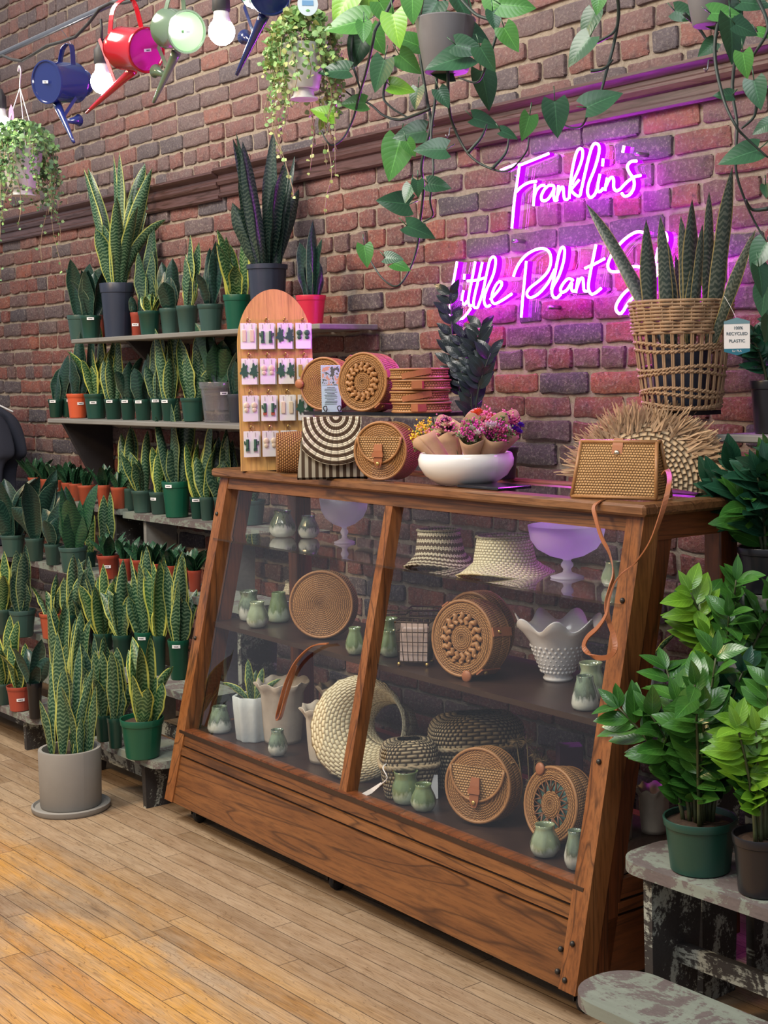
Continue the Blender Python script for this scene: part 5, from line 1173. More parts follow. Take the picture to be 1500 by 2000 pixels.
# black riser and everything on it
RZ = 1.250
pa, pb = atY(597, 806, -.43), atY(868, 802, -.36); c = (pa+pb)/2
t = thing('riser', V((c.x, c.y+.06, ZC)), 'black riser shelf standing on the counter under the round bags', 'riser', math.atan2(pb.y-pa.y, pb.x-pa.x))
L = (pb-pa).length; m = MB(); m.box((0, .0, RZ-ZC-.005), (L, .15, .010)); m.build('top', plain('riser_black', (.02, .018, .02), .25), t, False)
for sg in (-1, 1): m = MB(); m.box((sg*(L/2-.012), .0, (RZ-ZC-.01)/2), (.006, .14, RZ-ZC-.01)); m.build('side', M['acrylic'], t, False)
pr = lambda u, dy=0: V((0, 0, RZ+.0005))+V((lambda q: (q.x, q.y, 0))(atY(u, 805, -.395+dy)))
def rb2(label, u, w, D, rot, dy=0, **k):
    p = pr(u, dy); s_ = mpp(p); t = thing('round_bag', p, label, 'bag', 0, 'round cane bags'); t.rotation_euler = (-.06, 0, face(p)+rot); round_bag(t, w/2*s_, D, **k); return t
rb2('plain spiral round cane bag behind the leaflet on the riser', 640, 104, .06, -.5, .02, tab=pi)
rb2('round cane bag with petal openwork and leather straps, centre of the riser', 722, 116, .075, -.6, -.03, pattern='petal', strap=True)
p0 = pr(822, .0); s_ = mpp(p0); zc = RZ+.0005
for i in range(4):
    R = 57*s_; D = .0305; t = thing('round_bag', V((p0.x+.004*(-1)**i, p0.y, zc)), ['lowest flat-lying cane bag of the stack on the riser', 'second flat-lying cane bag from the bottom of the stack', 'third flat-lying cane bag of the stack, leather strap across', 'topmost flat-lying cane bag of the stack beside the dark plant'][i], 'bag', .3*i, 'round cane bags lying stacked')
    m = MB(); m.lathe([(0, 0), (R*.6, 0), (R*.95, .001), (R, .006), (R*.99, D/2), (R, D-.006), (R*.95, D-.001), (R*.6, D), (0, D)], 48, us=1); m.build('body', M['rattan'], t, 40)
    for z_ in (.004, D-.004): m = MB(); m.tube([(R*cos(a), R*sin(a), z_) for a in [2*pi*k/40 for k in range(40)]], .0035, 5, closed=True); m.build('rim_coil', M['cane'], t)
    m = MB(); a = face(p0)-pi/2-.1-.3*i; m.ribbon([((R+.003)*cos(a+q), (R+.003)*sin(a+q), D*(.5+.5*q)) for q in [-.5+.1*e for e in range(11)]], .016, (0, 0, 1), .003) if i % 2 else m.box((R*cos(a), R*sin(a), D/2), (.03, .03, .02)); m.build('leather_strap', M['leather'], t, False)
    zc += D+.0005
# leaflet on a little easel
p = pr(648, -.06); s_ = mpp(p); t = thing('leaflet', p, 'tall white-and-blue leaflet with a photo of people, on the riser front edge', 'leaflet', face(p)+.1); t.rotation_euler.x = -.12
W, H = 38*s_, 92*s_; lm = NT('leaflet_photo'); lm.set(lm.ramp(lm.noise(lm.obj(), 60, 2), [(.35, (.08, .10, .07)), (.45, (.40, .50, .55)), (.55, (.55, .30, .18)), (.65, (.20, .28, .32))], 'CONSTANT'), .4)
m = MB(); m.box((0, 0, H/2), (W, .001, H), 0); m.box((0, -.001, H*.77), (W*.9, .0006, H*.40), 1)
for k in range(12): m.box((-W*.02*(k % 3), -.001, H*(.52-.032*k)), (W*(.62 if k % 4 else .4), .0004, .0012), 2)
m.build('sheet', [plain('sheet_blue', (.45, .60, .68), .5, var=.04), lm.mat, M['ink']], t, False)
for sg in (-1, 1):
    m = MB(); m.tube(spline([(sg*W*.36, -.014, .0), (sg*W*.36-.005, -.012, .012), (sg*W*.36+.004, -.010, .016), (sg*W*.36+.005, -.012, .004), (sg*W*.36, .02, .002)], 4), .0016, 5); m.build('easel_loop', M['cable'], t)
# postcards under the riser
for (u, lab, col) in ((640, 'pale card leaning under the riser, left', (.45, .42, .42)), (672, 'dark photo card leaning under the riser, right', (.05, .04, .06))):
    p = cplane(u, 850, .32); p.z = ZC; t = thing('postcard', p, lab, 'card', face(p)+.1, 'cards under the riser'); s_ = mpp(p)
    m = MB(); m.box((0, 0, .055), (.05, .002, .11), 0); m.box((0, -.0015, .075), (.03, .0008, .03), 1); m.build('card', [plain('pc'+str(u), col, .4), plain('pcb'+str(u), (.30, .12, .08), .4)], t, False)

# white bowl with dried bouquets
p = onz(911, 949, ZC); s_ = mpp(p); R = 95*s_; H = 64*s_; p = back(p, R*.35); BP = p
m = MB(); m.lathe([(0, .003), (R*.42, 0), (R*.60, .003), (R*.86, H*.3), (R*.985, H*.6), (R, H*.8), (R*.96, H*.97), (R*.93, H), (R*.90, H*.96), (R*.90, H*.7), (R*.6, H*.2), (0, H*.15)], 56)
o = m.build('white_bowl', M['white_gl']); o.location = p; tag(o, 'wide low glossy white bowl holding paper-wrapped bouquets on the counter', 'bowl')
cols = {'yellow': (.75, .50, .03), 'plum': (.10, .01, .06), 'cream': (.70, .55, .35), 'pink': (.75, .18, .35), 'orange': (.80, .22, .03), 'violet': (.15, .03, .50), 'magenta': (.55, .05, .30), 'white': (.75, .70, .68), 'green': (.12, .20, .05), 'berry': (.25, .02, .08)}
for k_, c_ in cols.items(): M['fl_'+k_] = plain('flower_'+k_, c_, .75, var=.3, scale=80)
def bouquet(label, u, v0, v1, w, ff, fls, seed):
    rnd = random.Random(seed); T_ = cplane(u, (v0+v1)/2+6, ff); s_ = mpp(T_); R_ = w/2*s_*1.1; B_ = V((BP.x+(T_.x-BP.x)*.42, BP.y+(T_.y-BP.y)*.30, BP.z+H*.32))
    ax = T_-B_; full = ax.length+(v0-v1)*s_*.5; t = thing('bouquet', B_, label, 'bouquet', 0, 'paper-wrapped dried bouquets in the white bowl', rot=ax.to_track_quat('Z', 'Y') @ Matrix.Rotation(0, 3, 'Z').to_quaternion())
    iq = t.rotation_quaternion.inverted(); cd = iq @ (CAM-B_); ca = math.atan2(cd.y, cd.x)
    m = MB(); m.lathe([(R_*.22, 0), (R_*.5, full*.35), (R_*.82, full*.58), (R_, full*.72)], 36, fn=lambda a_, z_, an, q: (a_*(1+.05*cos(an*2+seed)*(q > .6)), z_+(full*.26*max(0, -cos(an-ca-.2))**2.2 + full*.03*cos(an*3+seed))*(q > .9))); o = m.build('kraft_wrap', M['kraft'], t); sm = o.modifiers.new('thick', 'SOLIDIFY'); sm.thickness = .0012
    for fi, fn_ in enumerate(fls):
        m = MB()
        for c in range(6):
            a = rnd.uniform(0, 2*pi); rr = R_*rnd.uniform(.1, .85); cc = V((rr*cos(a), rr*sin(a), full*rnd.uniform(.66, .90)-.03*full*0))
            ps = rnd.uniform(.008, .014)
            if fn_ in ('plum', 'cream', 'white', 'orange', 'violet'):
                for q in range(26):
                    b = q*2.4; e = .35+1.0*(q/26); d = (V((cos(b)*sin(e), sin(b)*sin(e), cos(e)*.9))+V((cos(ca), sin(ca), 0))*.5).normalized()
                    oval(m, cc, d, d.orthogonal(), ps*1.3, ps*.45, 0, .1, nu=2, nv=3)
            else:
                for q in range(22):
                    d = V((rnd.gauss(0, 1), rnd.gauss(0, 1), rnd.gauss(0, 1.4))); m.ball(cc+d*ps*.6, rnd.uniform(.0018, .0036), seg=5)
            m.tube([(cc.x*.3, cc.y*.3, .01), tuple(cc)], .0009, 4, 1)
        m.build(fn_+'_flowers', [M['fl_'+fn_], M['stem']], t)
    return t
bouquet('leftmost bouquet in the white bowl, yellow and pink flowers with a tall paper flap', 838, 886, 812, 62, .27, ('yellow', 'pink', 'green', 'yellow'), 1)
bouquet('bouquet with plum and cream flowers, second from the left', 880, 888, 800, 50, .26, ('plum', 'cream', 'plum', 'pink'), 2)
bouquet('bouquet with pink and white sprigs, third from the left', 922, 889, 808, 54, .26, ('pink', 'white', 'magenta', 'green'), 3)
bouquet('bouquet with the big orange flower and a pointed paper peak, behind the third one', 938, 872, 785, 60, .34, ('orange', 'cream', 'pink'), 4)
bouquet('bouquet with berry-red and white flowers, right front of the bowl', 968, 884, 804, 56, .31, ('berry', 'white', 'magenta', 'green'), 5)
bouquet('rightmost bouquet with violet flowers and a rounded paper flap', 990, 872, 795, 56, .36, ('violet', 'pink', 'berry'), 6)
# dark framed tablet lying by the bowl
m = MB(); m.box((0, 0, .004), (.16, .11, .008), bev=.002); o = m.build('dark_tray', plain('slate_tray', (.015, .014, .018), .12), None, False); o.location = onz(965, 953, ZC); o.rotation_euler = (0, 0, S); tag(o, 'flat shiny black panel lying on the counter in front of the white bowl', 'tray')

# box-shaped cane bag with long leather strap
p = onz(1213, 972, ZC); s_ = mpp(p); t = thing('cane_box_bag', p, 'wedge-shaped cane box bag with leather snap strap on the right end of the counter', 'bag', face(p)-.42)
W = .205; H = 110*s_; D = .085
f8 = [(-W/2, -D/2, .004), (W/2, -D/2, .004), (W/2, D/2, .004), (-W/2, D/2, .004), (-W/2*.90, -D*.12, H), (W/2*.90, -D*.12, H), (W/2*.90, D*.12, H), (-W/2*.90, D*.12, H)]
def quadg(mb, a, b, c, d, n1, n2, U_, V_):
    a, b, c, d = map(V, (a, b, c, d)); nn = (b-a).cross(d-a).normalized()
    mb.grid(lambda u, v: tuple((a.lerp(b, u)).lerp(d.lerp(c, u), v)+nn*.006*sin(pi*u)*sin(pi*v)), n1, n2, None, U_, V_)
m = MB(); quadg(m, f8[0], f8[1], f8[5], f8[4], 8, 8, W, H); quadg(m, f8[2], f8[3], f8[7], f8[6], 8, 8, W, H); quadg(m, f8[4], f8[5], f8[6], f8[7], 8, 2, W, D*.24); quadg(m, f8[3], f8[2], f8[1], f8[0], 2, 2, W, D); m.build('body', M['rattan_b'], t, 40)
m = MB(); e = .006
for sg, (a, b, c, d) in ((1, (1, 2, 6, 5)), (-1, (3, 0, 4, 7))): quadg(m, *[tuple(V(f8[q])-V((sg*e, 0, 0))) for q in (a, b, c, d)], 4, 6, D, H)
m.build('end_panel', M['rattan'], t, 40)
m = MB()
for (a, b) in ((1, 5), (5, 6), (6, 2), (2, 1), (0, 4), (4, 7), (7, 3), (3, 0), (0, 1), (4, 5)): m.tube([f8[a], f8[b]], .0045, 7)
m.build('edge_coil', M['cane'], t)
m = MB(); m.ribbon([(0, D*.14, H+.004), (0, -D*.12, H+.006), (0, -D*.17, H*.93), (0, -D*.25, H*.72), (0, -D*.27, H*.66)], [.022, .022, .026, .024, .010], (1, 0, 0), .004); m.build('snap_strap', M['leather'], t, False)
m = MB(); m.ball((0, -D*.245, H*.80), .0075, sq=(1, .6, 1)); m.build('snap', M['silver'], t)
m = MB(); g = lambda u, v, x: hit(u, v, (1, 0, 0), x)-p
iR = Matrix.Rotation(-t.rotation_euler.z, 4, 'Z')
def bp(u, v, b): return tuple(iR @ (cplane(u, v, b)-p))
path = [bp(1296, 926, .30), bp(1303, 918, .27), bp(1308, 935, .22), bp(1303, 965, .185), bp(1290, 1010, .17), bp(1270, 1060, .165), bp(1240, 1100, .16), bp(1215, 1120, .14), bp(1200, 1140, .13), bp(1190, 1170, .115), bp(1184, 1200, .10), bp(1168, 1225, .09), bp(1147, 1245, .085), bp(1141, 1265, .08), bp(1158, 1282, .075), bp(1185, 1284, .08), bp(1201, 1268, .085), bp(1198, 1240, .095), bp(1188, 1210, .11), bp(1185, 1180, .12), bp(1192, 1150, .13), bp(1198, 1120, .145), bp(1190, 1080, .155), bp(1175, 1050, .165), bp(1163, 1010, .175), bp(1160, 990, .185), bp(1172, 979, .20), bp(1180, 976, .24)]
P = spline(path, 5); m.ribbon(P, .0105, [(cos(i*.045), .25+.6*sin(i*.045), .35) for i in range(len(P))], .0028); m.build('shoulder_strap', M['leather'], t, False)

# raffia half-round fringed bag
q0 = cplane(1268, 985, .445); s_ = mpp(q0); t = thing('raffia_bag', V((q0.x, q0.y, ZC)), 'big half-round raffia bag with a shaggy fringe behind the cane box bag', 'bag', face(q0)-.25)
RR = 118*s_; t.rotation_euler.x = -.10; t.rotation_euler.y = .10; t.location.z += .012
dz0 = .0
m = MB(); n = 36; vs = []; uv = []
for sg, y in ((1, -.022), (-1, .022)):
    base = len(vs)
    for i in range(11):
        r = RR*i/10
        for j in range(n+1):
            a = pi*j/n*1.04-.02*pi; vs.append((r*cos(a), y-sg*.018*sin(pi*i/10), max(0, .008+r*sin(a)))); uv.append((a*RR*.55, r))
    m.add(vs[base:], [(i*(n+1)+j, i*(n+1)+j+1, (i+1)*(n+1)+j+1, (i+1)*(n+1)+j) for i in range(10) for j in range(n)], uv[base:])
m.grid(lambda u, v: (RR*cos(pi*u), -.022+.044*v, max(0, .008+RR*sin(pi*u))), 36, 2, None, RR*3, .044); m.build('body', M['raffia'], t, 60)
rnd = random.Random(5); m = MB()
for k in range(1300):
    a = rnd.uniform(-.04, 1.03)*pi; r0 = RR*rnd.uniform(.80, 1.0); L = RR*rnd.uniform(.36, .60); sw = rnd.gauss(.25, .30)
    b = V((r0*cos(a), rnd.uniform(-.03, .02), max(.012, r0*sin(a)))); d = V((cos(a-sw), rnd.uniform(-.35, .1), sin(a-sw))); dr = -.25*rnd.random()*L
    P = [b, b+d*L*.5+V((0, 0, dr*.2)), b+d*L+V((0, -.004, dr))]
    for q in P[1:]: q.z = max(q.z, -.05 if q.x > .10 else .004)
    m.ribbon(P, [.0045, .0045, .002], V((-sin(a), .6*rnd.uniform(-1, 1), cos(a))), .0006)
m.build('fringe', M['fringe'], t, False)
# stand behind the bag carrying the wicker basket
p = V((BK.x, BK.y, ZC)); 
# wicker basket
t = thing('wicker_basket', V((BK.x, BK.y, 1.262)), 'open-weave plastic wicker basket with a banded rim, holding the tall snake plant', 'basket')
s_ = mpp(BK); Rt, Rb = 99*s_, 73*s_; Hb = 212*s_; rr = lambda z: Rb+(Rt-Rb)*(z/Hb)**.9
m = MB(); ns = 30
for k in range(ns):
    a = 2*pi*k/ns
    for e in (-.02, .02): m.tube([(rr(z)*cos(a+e), rr(z)*sin(a+e), z) for z in [Hb*q/8 for q in range(9)]], .0026, 5)
m.build('stakes', M['wicker'], t)
m = MB()
for z in [Hb*q for q in (.985, .952, .92, .888, .856, .824, .792, .76, .728, .70)]:
    ph = int(z*1000) % 2*pi
    m.tube([((rr(z)+.0042*sin(k*pi/2+ph))*cos(2*pi*k/(ns*2)), (rr(z)+.0042*sin(k*pi/2+ph))*sin(2*pi*k/(ns*2)), z) for k in range(ns*2)], .0042, 5, closed=True)
m.build('rim_weave', M['wicker'], t)
m = MB()
for i, z0 in enumerate([Hb*q for q in (.60, .55, .38, .33, .18, .14, .045, .012)]):
    for e in (0, 1):
        P = []
        for k in range(ns*3):
            a = 2*pi*k/(ns*3); z = z0+.006*sin(a*2+i)+.003*sin(k*pi/1.5+e*pi); r = rr(max(0, z))+.0035*cos(k*pi/1.5+e*pi); P.append((r*cos(a), r*sin(a), max(.003, z)))
        m.tube(P, .003, 5, closed=True)
m.build('twined_bands', M['wicker'], t)
m = MB(); m.lathe([(0, 0), (Rb, 0), (Rb, .005), (0, .005)], 30); m.build('base', M['wicker'], t, 40)
t = thing('riser', V((BK.x, BK.y, ZC)), 'dark riser behind the raffia bag that lifts the wicker basket', 'riser', S)
m = MB(); m.box((0, 0, .184), (.13, .13, .010)); m.build('top', plain('riser_black2', (.02, .018, .02), .3), t, False)
for sg in (-1, 1): m = MB(); m.box((sg*.05, 0, .0895), (.008, .10, .179)); m.build('side', M['acrylic'], t, False)
# swing tag of the basket with its lettering
def text_mesh(txt, size, mat, parent, loc, name='lettering', ext=.0003, rot=(pi/2, 0, 0)):
    cu = bpy.data.curves.new(name, 'FONT'); cu.body = txt; cu.size = size; cu.align_x = 'CENTER'; cu.align_y = 'CENTER'; cu.extrude = ext
    o = bpy.data.objects.new('tmp_text', cu); COL.objects.link(o); dg = bpy.context.evaluated_depsgraph_get(); me = bpy.data.meshes.new_from_object(o.evaluated_get(dg)); bpy.data.objects.remove(o)
    me.materials.clear(); me.materials.append(mat); q = bpy.data.objects.new(name, me); COL.objects.link(q); q.parent = parent; q.location = loc; q.rotation_euler = rot; CHILD.setdefault(parent.name, []).append(q); return q
p = hit(1439, 620, (0, 1, 0), BK.y-.085); s_ = mpp(p); t = thing('swing_tag', p, 'hexagonal-ended white and teal tag reading 100% RECYCLED PLASTIC, hanging from the basket', 'tag', face(p)-.08)
W, H = 50*s_, 74*s_
def flat(poly, y, mi, mb): mb.add([(x, y, z) for x, z in poly], [list(range(len(poly)))], None, mi)
m = MB(); P = [(-W/2, -H*.10), (0, 0), (W/2, -H*.10), (W/2, -H*.90), (0, -H), (-W/2, -H*.90)]
vs = [(x, y, z) for y in (-.0006, .0006) for x, z in P]; m.add(vs, [tuple(range(6)), tuple(range(11, 5, -1))]+[(i, 6+i, 6+(i+1) % 6, (i+1) % 6) for i in range(6)], None, 0)
flat([(-W/2, -H*.10), (0, 0), (W/2, -H*.10), (W/2, -H*.17), (-W/2, -H*.17)], -.0009, 1, m); flat([(-W/2, -H*.82), (W/2, -H*.82), (W/2, -H*.90), (0, -H), (-W/2, -H*.90)], -.0009, 2, m)
m.build('card', [M['card'], plain('tag_teal', (.14, .26, .30), .4), plain('tag_teal_dark', (.02, .15, .22), .4)], t, False)
dk = plain('tag_ink', (.05, .09, .11), .5)
text_mesh('100%', .0095, dk, t, (W*.05, -.0012, -H*.28)); text_mesh('RECYCLED', .0096, dk, t, (0, -.0012, -H*.43)); text_mesh('PLASTIC', .0096, dk, t, (0, -.0012, -H*.62)); text_mesh('for PLA', .0066, M['card'], t, (0, -.0012, -H*.885))
m = MB(); m.tube(spline([(0, 0, -.006), (-.012, .01, .02), (-.03, .03, .05)], 5), .0006, 4); m.build('string', M['card'], t)
# ================================================================ neon sign: bent white tubes in violet channel on clear acrylic
NY = -.088
def A(pts, sx=3.75, ox=860, oy=270): return [(x/sx+ox, y/sx+oy) for x, y in pts]
STROKES = [
 ('F', A([(445, 235), (500, 212), (575, 185)])), ('F', A([(577, 200), (680, 160), (795, 113)])),
 ('F', A([(582, 200), (568, 300), (548, 430), (537, 540), (526, 660)])), ('F', A([(556, 395), (600, 352), (650, 325), (705, 316)])),
 ('r', A([(696, 335), (690, 410), (684, 495)])), ('r', A([(688, 440), (705, 385), (735, 350), (765, 345)])),
 ('a', A([(835, 350), (800, 345), (765, 375), (742, 425), (750, 458), (785, 450), (820, 405), (838, 360), (832, 410), (840, 455), (862, 450)])),
 ('n', A([(868, 345), (862, 400), (855, 455)])), ('n', A([(860, 420), (885, 365), (902, 360), (905, 400), (912, 445), (935, 448)])),
 ('k', A([(945, 445), (955, 330), (975, 200), (1000, 105), (1025, 75), (1045, 95), (1038, 160), (1005, 250), (965, 335)])), ('k', A([(1018, 305), (985, 345), (962, 378), (985, 410), (1015, 425), (1030, 410)])),
 ('l', A([(1028, 412), (1050, 310), (1085, 160), (1115, 60), (1140, 38), (1165, 60), (1160, 130), (1130, 230), (1090, 330), (1080, 400), (1100, 435), (1130, 415), (1152, 370)])),
 ('i', A([(1172, 262), (1158, 330), (1155, 385), (1175, 390), (1195, 365)])), ('dot', A([(1195, 150), (1190, 205)])),
 ('n', A([(1225, 290), (1214, 345), (1208, 385)])), ('n', A([(1212, 360), (1240, 300), (1262, 285), (1272, 310), (1272, 360), (1290, 385), (1318, 375)])),
 ('s', A([(1440, 168), (1398, 172), (1372, 205), (1385, 250), (1418, 300), (1420, 360), (1390, 412), (1352, 425), (1330, 402)])), ('s', A([(1318, 375), (1370, 320), (1420, 285), (1470, 272)])),
 ('apostrophe', A([(1348, 55), (1338, 105)])),
 ('L', A([(125, 905), (110, 990), (92, 1090), (78, 1200), (72, 1280), (95, 1335), (130, 1345), (185, 1300), (225, 1245)])),
 ('i', A([(172, 1115), (160, 1190), (178, 1218), (200, 1190)])), ('dot', A([(180, 995), (176, 1035)])),
 ('t', A([(258, 905), (235, 1030), (208, 1170), (215, 1225), (238, 1222)])), ('t', A([(310, 910), (283, 1030), (250, 1170), (248, 1235), (275, 1240)])), ('t', A([(200, 1045), (265, 1040), (335, 1020)])),
 ('l', A([(275, 1240), (310, 1140), (340, 1000), (365, 895), (392, 868), (408, 900), (390, 1000), (340, 1110), (322, 1190), (340, 1232), (368, 1222)])),
 ('e', A([(368, 1180), (415, 1130), (450, 1080), (448, 1052), (420, 1060), (388, 1120), (378, 1185), (400, 1212), (450, 1190), (525, 1140)])),
 ('P', A([(632, 900), (620, 1030), (605, 1180), (595, 1312)])), ('P', A([(538, 1012), (565, 940), (620, 865), (690, 820), (755, 808), (800, 835), (812, 900), (790, 975), (730, 1040), (660, 1095), (635, 1140), (660, 1168), (720, 1140), (790, 1060), (840, 960)])),
 ('l', A([(815, 1110), (840, 1000), (868, 860), (892, 800), (912, 815), (905, 900), (870, 1010), (822, 1100), (825, 1155), (855, 1170), (885, 1140)])),
 ('a', A([(975, 1040), (940, 1028), (905, 1060), (882, 1105), (895, 1128), (930, 1110), (965, 1055), (962, 1100), (975, 1122), (995, 1112)])),
 ('n', A([(1012, 1025), (1002, 1080), (995, 1132)])), ('n', A([(1000, 1100), (1025, 1035), (1045, 1025), (1050, 1060), (1055, 1115), (1080, 1120)])),
 ('t', A([(1142, 780), (1122, 880), (1098, 1000), (1086, 1090), (1105, 1140), (1140, 1132), (1180, 1098)])), ('t', A([(1062, 952), (1130, 922), (1205, 882)])),
 ('S', [(1260, 455), (1244, 453), (1222, 466), (1200, 490), (1188, 515), (1192, 529), (1210, 530), (1236, 521), (1256, 524), (1266, 538), (1256, 562), (1230, 588), (1214, 612), (1204, 606), (1206, 592), (1222, 570), (1248, 552)]),
 ('h', [(1268, 568), (1280, 515), (1292, 462), (1300, 455), (1303, 470), (1294, 500), (1279, 535), (1274, 568)]), ('h', [(1276, 548), (1290, 528), (1298, 532), (1297, 555), (1306, 568)]),
 ('o', [(1330, 528), (1316, 540), (1314, 560), (1326, 568), (1338, 552), (1334, 532), (1348, 536)]),
 ('p', [(1366, 492), (1358, 540), (1347, 602)]), ('p', [(1360, 525), (1372, 497), (1386, 498), (1388, 518), (1374, 540), (1360, 545)])]
sc = atY(1130, 470, -.05)
sign = thing('neon_sign', V((sc.x, -.03, sc.z)), "violet-pink neon sign on clear acrylic reading Franklin's Little Plant Shop", 'neon sign')
So = sign.location
for nm, pts in STROKES:
    P = spline([atY(u, v, NY)-So for u, v in pts], 3); n = len(P)
    # side walls: band from the front edge back to the acrylic, both sides of the stroke
    left, right = [], []
    for i in range(n):
        d = (P[min(i+1, n-1)]-P[max(i-1, 0)]); d.y = 0; d.normalize(); q = V((-d.z, 0, d.x))*.0038; left.append(P[i]+q); right.append(P[i]-q)
    m = MB(); vs = []
    for L_ in (left, right):
        for a in L_: vs += [(a.x, a.y, a.z), (a.x, a.y+.021, a.z)]
    fs = [(2*i, 2*i+1, 2*i+3, 2*i+2) for i in range(n-1)]+[(2*n+2*i, 2*n+2*i+2, 2*n+2*i+3, 2*n+2*i+1) for i in range(n-1)]
    m.add(vs, fs, None, 0)
    m.add([vs[0], vs[1], vs[2*n+1], vs[2*n]], [(0, 1, 2, 3)], None, 0); m.add([vs[2*n-2], vs[2*n-1], vs[4*n-1], vs[4*n-2]], [(3, 2, 1, 0)], None, 0)
    m.add([vs[2*i+1] for i in range(n)]+[vs[2*n+2*i+1] for i in range(n)], [(i, i+1, n+i+1, n+i) for i in range(n-1)], None, 1)  # unseen rear strip, made bright to throw extra violet onto the wall
    ch = m.build('letter_'+nm+'_channel' if len(nm) == 1 else nm+'_channel', [M['neon_side'], M['neon_wall_wash']], sign, False)
    m = MB(); m.tube([a+V((0, -.001, 0)) for a in P], .0037, 8); m.build('glowing_tube', M['neon_core'], ch)
# acrylic backing following the lettering
for out in ([(985, 322), (1000, 308), (1075, 285), (1090, 300), (1115, 300), (1130, 283), (1165, 265), (1180, 272), (1200, 285), (1235, 272), (1240, 290), (1262, 330), (1262, 370), (1248, 400), (1245, 425), (1262, 448), (1310, 450), (1395, 480), (1405, 520), (1380, 570), (1365, 612), (1215, 625), (1195, 590), (1060, 590), (1030, 635), (1005, 620), (930, 600), (880, 645), (865, 610), (885, 520), (900, 500), (925, 515), (965, 490), (985, 460), (985, 400)],):
    P = [atY(u, v, NY+.024)-So for u, v in out]; n = len(P)
    m = MB(); m.add([tuple(a) for a in P]+[(a.x, a.y+.004, a.z) for a in P], [list(range(n)), list(range(2*n-1, n-1, -1))]+[(i, n+i, n+(i+1) % n, (i+1) % n) for i in range(n)], None)
    m.build('acrylic_backing', M['acrylic'], sign, False)
for (u, v) in ((1005, 345), (1240, 300), (1070, 600), (1300, 600), (1000, 470)):
    p = atY(u, v, NY+.024)-So; m = MB(); m.tube([p+V((0, .004, 0)), p+V((0, .048, 0))], .006, 10); m.build('standoff', M['steel'], sign)
# ================================================================ pipe rail, string lights, watering cans
RA = atY(-40, 122, -.92); RB = V((.9, -.92, 2.44)); RA.z = 2.425
m = MB(); m.tube([(-4.2, -.92, 2.425), (.9, -.92, 2.445)], .0085, 10); tag(m.build('hanging_rail', M['steel']), 'thin metal pipe rail overhead at the top left, carrying cans and plants', 'rail')
m = MB(); P = []
for i in range(60):
    x = -4.2+5.1*i/59; P.append((x, -.94+.01*sin(x*9), 2.395+.025*sin(x*6.5)+.012*sin(x*17)))
m.tube(P, .005, 6); cable = m.build('string_light_cable', M['cable']); tag(cable, 'black string-light cable wound along the overhead pipe', 'cable')
def bulb(label, u, v, sz):
    p = atY(u, v, -.93); t = thing('light_bulb', p, label, 'light bulb', 0, 'bulbs of the string light'); r = .034
    m = MB(); m.ball((0, 0, 0), r, seg=20, sq=(1, 1, 1.02)); m.build('globe', M['bulb'], t)
    m = MB(); m.lathe([(r*.80, r*.55), (r*.62, r*.95), (r*.56, r*1.6), (0, r*1.6)], 20); m.build('collar', M['white'], t)
    m = MB(); m.lathe([(r*.62, r*1.5), (r*.68, r*1.6), (r*.66, r*2.7), (r*.5, r*2.9), (r*.3, r*3.4), (0, r*3.4)], 20); m.build('socket', M['cable'], t)
    m = MB(); m.tube([(0, 0, r*3.3), (.003, 0, r*4.5), (0, 0, max(r*4.6, 2.40-p.z))], .004, 6); m.build('cord', M['cable'], t)
bulb('lit bulb hanging low between the dark blue and the red watering can', 200, 160, 24)
bulb('lit bulb right of the pale green watering can', 433, 62, 27)
bulb('lit bulb cut by the left frame edge above the creeping plant', 0, 243, 20)
